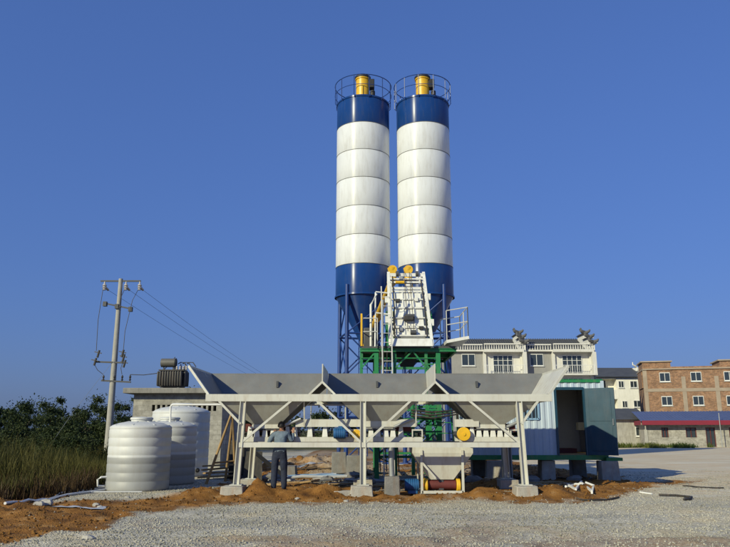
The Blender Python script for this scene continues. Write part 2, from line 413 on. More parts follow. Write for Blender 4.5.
def axis(lo, hi, step, far):
    core = list(np.arange(lo, hi + step/2, step)); d = step; a = core[0]; left = []
    while a > -far: d *= 1.35; a -= d; left.append(a)
    d = step; b = core[-1]; right = []
    while b < far: d *= 1.35; b += d; right.append(b)
    return np.array(left[::-1] + core + right)
def ground_material():
    m = bpy.data.materials.new('gravel_and_soil'); m.use_nodes = True
    nt = m.node_tree; N = nt.nodes; L = nt.links; b = N['Principled BSDF']
    tc = N.new('ShaderNodeTexCoord')
    def noise(s, d=6, r=0.6):
        n = N.new('ShaderNodeTexNoise'); n.inputs['Scale'].default_value = s; n.inputs['Detail'].default_value = d; n.inputs['Roughness'].default_value = r
        L.new(tc.outputs['Object'], n.inputs['Vector']); return n
    def ramp(src, stops):
        r = N.new('ShaderNodeValToRGB'); e = r.color_ramp.elements
        while len(e) < len(stops): e.new(0.5)
        for k, (p, c) in enumerate(stops): e[k].position = p; e[k].color = (*c, 1)
        L.new(src, r.inputs[0]); return r.outputs[0]
    def mix(f, a, c, t='MIX'):
        x = N.new('ShaderNodeMix'); x.data_type = 'RGBA'; x.blend_type = t
        if isinstance(f, float): x.inputs[0].default_value = f
        else: L.new(f, x.inputs[0])
        L.new(a, x.inputs[6]); L.new(c, x.inputs[7]); return x.outputs[2]
    vo = N.new('ShaderNodeTexVoronoi'); vo.inputs['Scale'].default_value = 38; L.new(tc.outputs['Object'], vo.inputs['Vector'])
    sp = N.new('ShaderNodeSeparateColor'); L.new(vo.outputs['Color'], sp.inputs[0])
    stones = ramp(sp.outputs[0], [(0.0, (0.30, 0.285, 0.235)), (0.5, (0.50, 0.475, 0.40)), (1.0, (0.68, 0.65, 0.555))])
    big = ramp(noise(0.35, 5).outputs[0], [(0.32, (0.66, 0.65, 0.63)), (0.5, (0.95, 0.93, 0.90)), (0.60, (1.0, 0.90, 0.74)), (0.7, (1.0, 0.98, 0.93))])
    gravel = mix(1.0, stones, big, 'MULTIPLY')
    soil = ramp(noise(2.2, 9, 0.7).outputs[0], [(0.28, (0.075, 0.033, 0.011)), (0.45, (0.20, 0.088, 0.020)), (0.58, (0.30, 0.140, 0.034)), (0.75, (0.38, 0.25, 0.12))])
    pm = N.new('ShaderNodeMapping'); pm.inputs['Scale'].default_value = (0.35, 1.5, 1.0); pm.inputs['Rotation'].default_value = (0, 0, 0.2); L.new(tc.outputs['Object'], pm.inputs[0])
    pn = N.new('ShaderNodeTexNoise'); pn.inputs['Scale'].default_value = 0.45; pn.inputs['Detail'].default_value = 10; pn.inputs['Roughness'].default_value = 0.72
    L.new(pm.outputs[0], pn.inputs['Vector'])
    packed = ramp(pn.outputs[0], [(0.3, (0.46, 0.35, 0.21)), (0.42, (0.64, 0.575, 0.44)), (0.50, (0.60, 0.47, 0.30)), (0.60, (0.67, 0.615, 0.49)), (0.75, (0.58, 0.48, 0.33))])
    at = N.new('ShaderNodeAttribute'); at.attribute_name = 'earth'
    at2 = N.new('ShaderNodeAttribute'); at2.attribute_name = 'packed'
    at3 = N.new('ShaderNodeAttribute'); at3.attribute_name = 'turf'
    turf = ramp(noise(3, 7).outputs[0], [(0.3, (0.05, 0.055, 0.016)), (0.7, (0.11, 0.10, 0.035))])
    col = mix(at2.outputs['Fac'], gravel, packed)
    col = mix(at.outputs['Fac'], col, soil)
    col = mix(at3.outputs['Fac'], col, turf)
    L.new(col, b.inputs['Base Color']); b.inputs['Roughness'].default_value = 0.95; b.inputs['Specular IOR Level'].default_value = 0.2
    bp = N.new('ShaderNodeBump'); bp.inputs['Strength'].default_value = 0.6; bp.inputs['Distance'].default_value = 0.02
    ad = N.new('ShaderNodeMath'); ad.operation = 'ADD'; L.new(vo.outputs['Distance'], ad.inputs[0]); L.new(noise(30, 5).outputs[0], ad.inputs[1])
    L.new(ad.outputs[0], bp.inputs['Height']); L.new(bp.outputs[0], b.inputs['Normal'])
    return m
M['ground'] = ground_material()
gx = axis(-13, 13, 0.09, 2500); gy = axis(7, 31, 0.09, 3000)
gy = gy[gy > -60]
GX, GY = np.meshgrid(gx, gy)
GZ = gz(GX, GY)
nx, ny = len(gx), len(gy)
idx = np.arange(nx * ny).reshape(ny, nx)
fc = np.stack([idx[:-1, :-1], idx[:-1, 1:], idx[1:, 1:], idx[1:, :-1]], -1).reshape(-1, 4)
ground = np_mesh('ground', np.stack([GX, GY, GZ], -1).reshape(-1, 3), fc, 'ground')
ground.data.shade_smooth()
def attr(o, nme, val):
    a = o.data.attributes.new(nme, 'FLOAT', 'POINT'); a.data.foreach_set('value', np.ascontiguousarray(val, dtype=np.float32).ravel())
attr(ground, 'earth', earth_mask(GX, GY))
nz = fbm(GX * 0.3, GY * 0.3, 3) - 0.45
attr(ground, 'packed', np.maximum(sstep(-2.5, 3.5, (GY - 18.5) + (GX - 7) * 0.6 + nz * 9) * sstep(2, 4, GX), 0.0 * GX))
turf = np.maximum(sstep(-8.2, -9.6, GX + nz * 3), sstep(75, 82, GY)) * 1.0
turf = np.maximum(turf, sstep(52, 62, GY + nz * 10) * sstep(3, -1, GX))
turf = turf * (1 - sstep(-16.5, -18, -GY) * 0)
attr(ground, 'turf', turf * sstep(14.5, 17.5, GY + nz * 4))
tag(ground, kind='structure')

# loose gravel, too many stones to count
def stones(name, n, area, size, m, keep, label, cat, seed):
    r = np.random.default_rng(seed)
    x = r.uniform(area[0], area[1], n); u = r.uniform(0, 1, n)
    y = area[2] + (area[3] - area[2]) * u ** 1.25
    k = keep(x, y, r.uniform(0, 1, n)); x = x[k]; y = y[k]; n = len(x)
    s = size[0] + (size[1] - size[0]) * r.uniform(0, 1, n) ** 2.4
    base = np.array([(1,0,0),(-1,0,0),(0,1,0),(0,-1,0),(0,0,1),(0,0,-1)], float)
    v = base[None] * (0.65 + 0.7 * r.uniform(0, 1, (n, 6, 3))) + r.normal(0, 0.18, (n, 6, 3))
    v[:, :, 2] *= 0.7
    ang = r.uniform(0, 6.28, n); ca, sa = np.cos(ang), np.sin(ang)
    vx = v[:, :, 0] * ca[:, None] - v[:, :, 1] * sa[:, None]; vy = v[:, :, 0] * sa[:, None] + v[:, :, 1] * ca[:, None]
    v = np.stack([vx, vy, v[:, :, 2]], -1) * s[:, None, None]
    v += np.stack([x, y, gz(x, y) + s * 0.25], -1)[:, None, :]
    t = np.array([(0,2,4),(2,1,4),(1,3,4),(3,0,4),(2,0,5),(1,2,5),(3,1,5),(0,3,5)])
    f = (np.arange(n)[:, None, None] * 6 + t[None]).reshape(-1, 3)
    o = np_mesh(name, v.reshape(-1, 3), f, m, np.repeat(np.clip(r.uniform(0, 1, n)*0.65 + 1.3*(fbm(x*0.55+11, y*0.9, 4)-0.25), 0, 1), 6))
    return tag(o, label, cat, kind='stuff')
stones('gravel', 210000, (-9, 17, 8.6, 31), (0.006, 0.024), 'stone', lambda x, y, r: (r > np.maximum(earth_mask(x, y) * 1.0 - 0.02, sstep(17.5, 31, y + 5*(vnoise(x*0.5, y*0.5)-0.5)))) & (np.abs(x) < 0.58 * y + 0.6) & ((x > -8) | (y < 17)) & (vnoise(x*0.9+3, y*0.9) > 0.30 - 0.25*(r > 0.55)),
       'loose grey crushed gravel spread across the open yard', 'gravel', 3)
stones('soil_clods', 22000, (-8, 9, 10.5, 34), (0.008, 0.042), 'clod', lambda x, y, r: (earth_mask(x, y) > 0.5) & (r < 0.75) & ((y > 15.5) | (x < -4.5)),
       'loose orange soil clods around the hopper feet', 'soil', 5)

# ------------------------------------------------------------------ cement silos
def make_silo():
    r = 1.40; z0 = 8.15; H = 1.5
    t = thing('cement_silo', (0, 0, 0), '', 'silo', 'tall blue and white cement silos')
    for k in range(7):
        MB().lathe((0,0,z0+k*H), [(r-0.008, 0.0), (r, 0.012), (r, H-0.012), (r-0.008, H)], 72, cap=False).build(
            'shell_ring', 'blue_silo' if k in (0, 6) else 'white_silo', t)
    for k in range(1, 7):
        MB().lathe((0,0,z0+k*H-0.014), [(r-0.01, 0), (r+0.010, 0.002), (r+0.010, 0.026), (r-0.01, 0.028)], 72, cap=False).build('weld_seam', 'seam', t)
    MB().lathe((0,0,z0), [(r+0.045,-0.05),(r+0.045,0.03),(r-0.02,0.03),(r-0.02,-0.05)], 72, cap=False).build('ring_beam', 'blue_silo', t)
    cone = MB().lathe((0,0,5.95), [(0.20,0),(0.22,0.05),(r-0.02,2.18)], 72).build('hopper_cone', 'blue_silo', t)
    MB().lathe((0,0,5.6), [(0.17,0),(0.17,0.34)], 24).build('outlet', 'iron', cone)
    ztop = z0 + 7*H
    roof = MB().lathe((0,0,ztop), [(r+0.03,-0.08),(r+0.03,0.01),(0.5,0.24),(0.01,0.26)], 72).build('roof', 'blue_silo', t)
    # railing
    rail = MB()
    for zz, rr in ((1.1, 0.022), (0.55, 0.016)):
        n = 40
        pts = [((r+0.12)*math.cos(2*math.pi*i/n), (r+0.12)*math.sin(2*math.pi*i/n), ztop+zz) for i in range(n+1)]
        rail.tube(pts, rr, 6, cap=False)
    rl = rail.build('railing', 'blue_steel', t)
    for i in range(12):
        a = 2*math.pi*(i+0.4)/12; c, s = math.cos(a), math.sin(a)
        MB().tube([((r+0.02)*c,(r+0.02)*s,ztop-0.12),((r+0.12)*c,(r+0.12)*s,ztop),((r+0.12)*c,(r+0.12)*s,ztop+1.1)], 0.02, 6).build('post', 'blue_steel', rl)
    # dust filter
    fx, fy = -0.02, -0.55
    df = MB().lathe((fx,fy,ztop+0.1), [(0.40,0),(0.40,0.12),(0.36,0.13),(0.36,1.12),(0.40,1.13),(0.40,1.2)], 28).build('dust_filter', 'yellow', t)
    MB().lathe((fx,fy,ztop+1.3), [(0.42,0),(0.43,0.10),(0.30,0.20),(0.05,0.24)], 28).build('filter_cap', 'black', df)
    MB().box((fx+0.28,fy-0.2,ztop+0.75),(fx+0.62,fy+0.2,ztop+1.25)).build('fan_box', 'black', df, bevel=0.03)
    MB().lathe((fx+0.52,fy-0.45,ztop+0.1), [(0.13,0),(0.13,0.28),(0.02,0.36)], 16).build('relief_valve', 'black', t)
    # legs and bracing
    L = [(math.cos(a), math.sin(a)) for a in (R(237), R(327), R(57), R(147))]
    rl_ = r - 0.02
    for c, s in L:
        lg = MB().tube([(rl_*1.04*c, rl_*1.04*s, 0.1), (rl_*1.04*c, rl_*1.04*s, z0+0.45)], 0.095, 14).build('leg', 'blue_steel', t)
        MB().box((rl_*1.04*c-0.2, rl_*1.04*s-0.2, 0.02), (rl_*1.04*c+0.2, rl_*1.04*s+0.2, 0.1)).build('base_plate', 'blue_steel', lg)
    for k in range(4):
        a, b = L[k], L[(k+1) % 4]; q = rl_*1.04
        for z in (2.2, 4.2, 6.2):
            MB().tube([(a[0]*q,a[1]*q,z),(b[0]*q,b[1]*q,z)], 0.05, 8).build('brace', 'blue_steel', t)
        for za, zb in ((0.3, 2.2), (2.2, 4.2), (4.2, 6.2), (6.2, 7.9)):
            MB().tube([(a[0]*q,a[1]*q,za),(b[0]*q,b[1]*q,zb)], 0.035, 8).build('brace', 'blue_steel', t)
            if zb < 7: MB().tube([(b[0]*q,b[1]*q,za),(a[0]*q,a[1]*q,zb)], 0.035, 8).build('brace', 'blue_steel', t)
    # caged ladder on the far side
    lad = MB()
    for sx in (-0.22, 0.22): lad.tube([(sx, r+0.2, 0.3), (sx, r+0.2, ztop+1.1)], 0.022, 6)
    for k in range(60): lad.tube([(-0.22, r+0.2, 0.5+k*0.3), (0.22, r+0.2, 0.5+k*0.3)], 0.012, 5)
    lad.build('ladder', 'blue_steel', t)
    return t
SX1, SX2, SY = -0.10, 3.10, 35.0
silo = make_silo(); silo.location = (SX1, SY, 0)
silo['label'] = 'tall blue and white cement silo standing nearer the water tanks and pole'
silo2 = dup(silo, (SX2, SY, 0), 'tall blue and white cement silo standing nearer the grey townhouse')
for s in (silo2,): s.rotation_euler.z = R(-24)
for ch in silo2.children:
    if ch.name.startswith('dust_filter') or ch.name.startswith('relief'):
        ch.rotation_euler.z = R(24)

# screw conveyors
def screw(name, a, b, label):
    a = Vector(a); b = Vector(b)
    t = thing(name, a, label, 'conveyor', 'yellow screw conveyors under the silos')
    MB().tube([a, b], 0.13, 16).build('tube', 'yellow', t)
    d = (b - a).normalized()
    for q in (0.0, 0.5, 1.0):
        c = a + (b - a) * q
        MB().tube([c - d*0.03, c + d*0.03], 0.18, 16).build('flange', 'yellow', t)
    MB().tube([b + d*0.02, b + d*0.28], 0.17, 16).build('gearbox', 'yellow', t)
    top = b + d*0.2
    m = MB().lathe(top + Vector((0,-0.12,0.02)), [(0.17,0),(0.17,0.06),(0.14,0.07),(0.14,0.30),(0.17,0.32),(0.19,0.42),(0.10,0.48)], 20).build('motor', 'yellow', t)
    c = top + Vector((0,-0.28,0.36))
    MB().tube([c, c + Vector((0,0.18,0))], 0.17, 20).build('fan_cover', 'yellow', m)
    MB().tube([a + Vector((0,0,0.05)), a + Vector((0,0.2,0.25))], 0.16, 12).build('inlet', 'iron', t)
screw('screw_conveyor', (0.02, SY-0.55, 5.62), (1.02, 26.4, 7.15), 'yellow inclined screw conveyor tube below the silo nearer the water tanks')
screw('screw_conveyor', (3.0, SY-0.55, 5.62), (1.68, 26.4, 7.15), 'yellow inclined screw conveyor running from the silo nearer the townhouse')

# ------------------------------------------------------------------ green mixing tower
def tower():
    x0, x1, y0, y1 = 0.38, 2.45, 23.6, 27.2; zp = 4.30
    t = thing('mixing_tower', (1.56, 25.4, 0), 'green steel tower with mixer platform between hopper bins and silos', 'tower')
    for x in (x0, x1):
        for y in (y0, y1):
            lg = MB().chan((x,y,0.05),(x,y,zp+0.06), 0.15, 0.15, 0.02, up=(0,1,0)).build('leg', 'green', t)
            MB().box((x-0.22,y-0.22,0.0),(x+0.22,y+0.22,0.06)).build('base_plate', 'green', lg)
    for z in (0.75, 2.35, 3.62):
        for y in (y0, y1): MB().bar((x0,y,z),(x1,y,z),0.07,0.08).build('beam', 'green', t)
        for x in (x0, x1): MB().bar((x,y0,z),(x,y1,z),0.10,0.10).build('beam', 'green', t)
    for y in (y0+0.07, y1-0.07):
        for za, zb in ((0.8, 2.3),):
            MB().bar((x0,y,za),(x1,y,zb),0.07).build('brace', 'green', t)
            MB().bar((x1,y+0.06,za),(x0,y+0.06,zb),0.07).build('brace', 'green', t)
    for y in (y1-0.07,):
        MB().bar((x0,y,2.4),(x1,y,3.5),0.07).build('brace', 'green', t)
    for x in (x0, x1):
        MB().bar((x,y0,0.8),(x,y1,3.5),0.07).build('brace', 'green', t)
    # intermediate posts
    for x in (1.0, 2.05, -0.12): MB().bar((x,y0+0.02,0.05),(x,y0+0.02,zp),0.10).build('leg', 'green', t)
    for (xa, za), (xb, zb) in (((-0.12,3.62),(0.38,4.2)),((1.0,3.62),(1.6,4.2)),((2.05,3.62),(1.6,4.2)),((-0.12,2.4),(0.38,3.6)),((0.38,2.4),(1.0,3.6))):
        MB().bar((xa,y0-0.03,za),(xb,y0-0.03,zb),0.05).build('brace', 'green', t)
    for z in (3.05, 2.7, 3.95): MB().tube([(-0.12,y0-0.04,z),(2.45,y0-0.04,z)],0.022,6).build('guard_rail', 'green', t)
    for k in range(10):
        z = 0.4+k*0.36; MB().box((2.62,24.0+0.26*k,z),(3.02,24.2+0.26*k,z+0.03)).build('stair_tread', 'green', t)
    for x in (2.60, 3.04): MB().bar((x,23.95,0.2),(x,26.9,zp),0.04,0.10).build('stair_stringer', 'green', t)
    # platform
    pl = MB().box((-0.12,23.5,zp-0.02),(3.05,27.3,zp+0.05)).build('platform', 'iron', t)
    for y in (23.5, 25.4, 27.3): MB().chan((-0.12,y,zp-0.085),(3.05,y,zp-0.085),0.08,0.11).build('beam', 'green', t)
    for x in (-0.12, 1.4, 3.05): MB().chan((x,23.5,zp-0.09),(x,27.3,zp-0.09),0.08,0.12).build('beam', 'green', t)
    MB().plate([(2.7,23.15,zp+0.16),(3.45,23.15,zp+0.30),(3.45,25.2,zp+0.30),(2.7,25.2,zp+0.16)], 0.10).build('side_walkway', 'white_paint', t)
    # mixer drum under the hood
    mx = MB().tube([(0.75,24.9,zp+0.75),(2.35,24.9,zp+0.75)], 0.72, 28).build('mixer_drum', 'green', t)
    MB().box((0.75,24.2,zp+0.05),(2.35,25.6,zp+0.75)).build('mixer_cradle', 'green', mx)
    dc = MB(); z1 = zp-0.06; z2 = zp-0.55
    for pts in ([(1.1,24.6,z1),(1.9,24.6,z1),(1.7,24.8,z2),(1.3,24.8,z2)], [(1.9,25.5,z1),(1.1,25.5,z1),(1.3,25.2,z2),(1.7,25.2,z2)],
                [(1.1,25.5,z1),(1.1,24.6,z1),(1.3,24.8,z2),(1.3,25.2,z2)], [(1.9,24.6,z1),(1.9,25.5,z1),(1.7,25.2,z2),(1.7,24.8,z2)]): dc.plate(pts, 0.012)
    dc.build('discharge_chute', 'iron', t)
    # lattice stair column and pipe runs down the front of the tower
    for k in range(7):
        za = 0.25+k*0.5
        MB().bar((2.05,y0-0.02,za),(2.45,y0-0.02,za+0.5),0.045).build('lattice_bar', 'green', t)
        MB().bar((2.45,y0-0.05,za),(2.05,y0-0.05,za+0.5),0.045).build('lattice_bar', 'green', t)
        MB().bar((2.05,y0-0.03,za+0.5),(2.45,y0-0.03,za+0.5),0.05).build('lattice_bar', 'green', t)
        MB().bar((1.0,y0+0.02,za+0.25),(0.38,y0+0.02,za+0.5),0.04).build('lattice_bar', 'green', t)
        MB().bar((x1,y0+0.3,za),(x1,y0+0.3,za+0.5),0.04).build('lattice_bar', 'green', t)
    for k in range(3):
        MB().tube([(1.5,23.2,2.05+0.09*k),(2.2,23.15,1.98+0.09*k),(3.0,23.2,2.10+0.07*k),(3.1,23.4,1.2)],0.035,8).build('hose', 'rubber', t)
    for z in (1.55, 1.95): MB().bar((1.2,23.3,z),(2.5,23.3,z),0.06).build('beam', 'green', t)
    MB().tube([(1.55,23.25,0.2),(1.55,23.25,2.6)],0.06,10).build('water_pipe', 'green', t)
    MB().box((-0.05,24.0,zp+0.06),(0.45,24.8,zp+0.75)).build('gear_motor', 'iron', t, bevel=0.04)
    MB().tube([(0.2,23.75,zp+0.05),(0.2,23.75,zp+1.5),(0.4,23.9,zp+1.9)],0.04,8).build('water_pipe', 'white_paint', t)
    MB().bar((-0.12,23.5,zp+0.05),(-0.12,23.5,zp+1.15),0.06).build('corner_post', 'yellow', t)
    for k in range(4): MB().tube([(0.5+0.12*k,23.45,zp-0.1),(0.52+0.10*k,23.3,3.0),(0.45+0.2*k,23.4,1.2),(0.5+0.2*k,23.5,0.3)],0.018,6).build('hose', 'rubber', t)
    # railings: yellow-green left, cream right
    def railing(pts, m, h=1.05):
        rl = MB()
        for z in (h, h*0.52): rl.tube([Vector(p)+Vector((0,0,z)) for p in pts], 0.018, 6)
        rr = rl.build('railing', m, t)
        for a, b in zip(pts[:-1], pts[1:]):
            a = Vector(a); b = Vector(b); n = max(1, int((b-a).length/0.9))
            for k in range(n+1):
                p = a+(b-a)*k/n; MB().tube([p, p+Vector((0,0,h))], 0.018, 6).build('post', m, rr)
    railing([(-0.10,27.25,zp+0.05),(-0.10,23.52,zp+0.05)], 'yellow')
    railing([(-0.10,23.52,zp+0.05),(0.42,23.52,zp+0.05)], 'galv_pale', 0.95)
    railing([(2.72,23.18,zp+0.2),(3.43,23.18,zp+0.32),(3.43,25.15,zp+0.32),(2.72,25.15,zp+0.2)], 'cream', 1.0)
    # ladder at the front left
    for x in (0.60, 0.92):
        MB().bar((x,22.75,0.1),(x-0.05,23.3,6.35),0.04,0.07).build('ladder_rail', 'galv_pale', t)
    for k in range(19):
        z = 0.4+k*0.31; y = 22.75+0.55*(z-0.1)/6.25; x = 0.60-0.05*(z-0.1)/6.25
        MB().tube([(x,y,z),(x+0.32,y,z)], 0.012, 6).build('rung', 'galv_pale', t)
    return t
tower()

# white skip hoist head over the mixer
def hoist():
    A = lambda u, v: Vector((1.54 - 0.07*v + u*(0.70 - 0.07*v), 23.35 + 1.25*v, 4.36 + 2.70*v))     # u -1..1 across, v 0..1 up the slope
    t = thing('skip_hoist', (1.54, 23.35, 4.36), 'white steel skip hoist frame with pale bucket rising over green tower', 'hoist')
    nrm = Vector((0, -0.95, 0.32))
    for u in (-1, 1):
        MB().chan(A(u,-0.02),A(u,1.02),0.10,0.16,0.02,up=nrm).build('guide_rail', 'white_paint', t)
        MB().bar(A(u*0.86,0.0)+Vector((0,0.35,0)),A(u*0.86,1.0)+Vector((0,0.55,0)),0.08).build('rear_post', 'white_paint', t)
        MB().bar(A(u,0.98),A(u*0.9,0.98)+Vector((0,0.6,0)),0.07).build('tie', 'white_paint', t)
        for v in (0.25, 0.55, 0.78): MB().bar(A(u,v),A(u*0.87,v)+Vector((0,0.45,0)),0.05).build('tie', 'white_paint', t)
    for v, h in ((0.98, 0.12), (0.92, 0.05), (0.87, 0.06), (0.78, 0.09), (0.735, 0.07), (0.62, 0.04), (0.50, 0.05), (0.36, 0.04), (0.235, 0.08), (0.12, 0.05)):
        MB().bar(A(-1,v)+nrm*0.05,A(1,v)+nrm*0.05,0.06,h).build('cross_bar', 'white_paint', t)
    MB().plate([A(-1.02,-0.03)+nrm*0.1,A(1.02,-0.03)+nrm*0.1,A(1.0,0.07)+nrm*0.1,A(-1.0,0.07)+nrm*0.1], 0.03).build('bottom_plate', 'white_paint', t)
    # bucket: a sloped box that tapers to its throat
    bk = [A(-0.72,0.10),A(0.72,0.10),A(0.70,0.72),A(-0.70,0.72)]
    d = Vector((0,0.55,0.05))
    MB().plate(bk, 0.02).build('bucket_front', 'white_paint', t)
    MB().plate([bk[0],bk[3],bk[3]+d,bk[0]+d*0.6], 0.02).build('bucket_side', 'white_paint', t)
    MB().plate([bk[2],bk[1],bk[1]+d*0.6,bk[2]+d], 0.02).build('bucket_side', 'white_paint', t)
    MB().plate([bk[0]+d*0.6,bk[3]+d,bk[2]+d,bk[1]+d*0.6], 0.02).build('bucket_back', 'white_paint', t)
    for u in (-0.28, 0.30): MB().bar(A(u,0.12)+nrm*0.03,A(u,0.72)+nrm*0.03,0.05,0.04,up=nrm).build('stiffener', 'white_paint', t)
    # hoist gear on the frame
    g = MB().tube([A(-0.22,0.36)+nrm*0.12,A(0.26,0.36)+nrm*0.12], 0.10, 14).build('winch', 'iron', t)
    MB().box(A(-0.1,0.33)+nrm*0.12-Vector((0.14,0.14,0.05)),A(-0.1,0.33)+nrm*0.12+Vector((0.2,0.1,0.10))).build('winch_motor', 'trafo', g, bevel=0.02)
    MB().tube([A(0.0,0.15)+nrm*0.12,A(0.28,0.15)+nrm*0.12], 0.08, 12).build('pulley', 'iron', t)
    for u in (-0.12, 0.18): MB().tube([A(u,1.0)+nrm*0.16,A(u,0.16)+nrm*0.16], 0.012, 5).build('cable', 'wire', t)
    for u in (-0.5, 0.62): MB().tube([A(u,0.99)+nrm*0.08-Vector((0.05,0,0)),A(u,0.99)+nrm*0.08+Vector((0.05,0,0))], 0.10, 14).build('pulley', 'iron', t)
    MB().tube([A(-0.7,0.9)+Vector((0,0.2,0)),A(0.7,0.9)+Vector((0,0.2,0))], 0.07, 10).build('shaft', 'iron', t)
    MB().tube([A(-0.62,0.86)+nrm*0.1,A(-0.1,0.86)+nrm*0.1], 0.05, 10).build('gear_shaft', 'yellow', t)
    for k, (u, v, dx, dz) in enumerate(((-0.55,0.60,0.16,0.10),(0.45,0.62,0.12,0.16),(-0.45,0.20,0.14,0.12),(0.55,0.22,0.16,0.10),(0.1,0.82,0.2,0.08),(-0.3,0.93,0.14,0.12))):
        c = A(u,v)+nrm*0.07; MB().box(c-Vector((dx/2,0.06,dz/2)),c+Vector((dx/2,0.05,dz/2))).build('gear_box', ('trafo','white_paint','galv')[k%3], t, bevel=0.01)
    for u, v0, v1 in ((-0.78,0.05,0.95),(0.80,0.1,0.9),(-0.93,0.1,0.7)):
        MB().tube([A(u,v0)+nrm*0.09,A(u+0.03,(v0+v1)/2)+nrm*0.13,A(u,v1)+nrm*0.09],0.022,6).build('hose', 'rubber', t)
    # side brackets and the small railing left of the frame
    for u, v in ((1.0,0.66),(1.0,0.30),(-1.0,0.62),(-1.0,0.34)):
        MB().box(A(u*1.10,v)-Vector((0.08,0.08,0.10)),A(u*1.10,v)+Vector((0.08,0.08,0.12))).build('limit_switch', 'white_paint', t)
    for v in (0.42, 0.72):
        MB().tube([A(-1.0,v)+Vector((0,0,0)),A(-1.72,v)+Vector((0,0,0.05))], 0.025, 6).build('hand_rail', 'white_paint', t)
    MB().tube([A(-1.72,-0.02),A(-1.72,0.73)], 0.028, 6).build('hand_rail', 'white_paint', t)
    MB().tube([A(-1.38,-0.02),A(-1.34,0.62)], 0.045, 8).build('water_pipe', 'galv', t)
hoist()

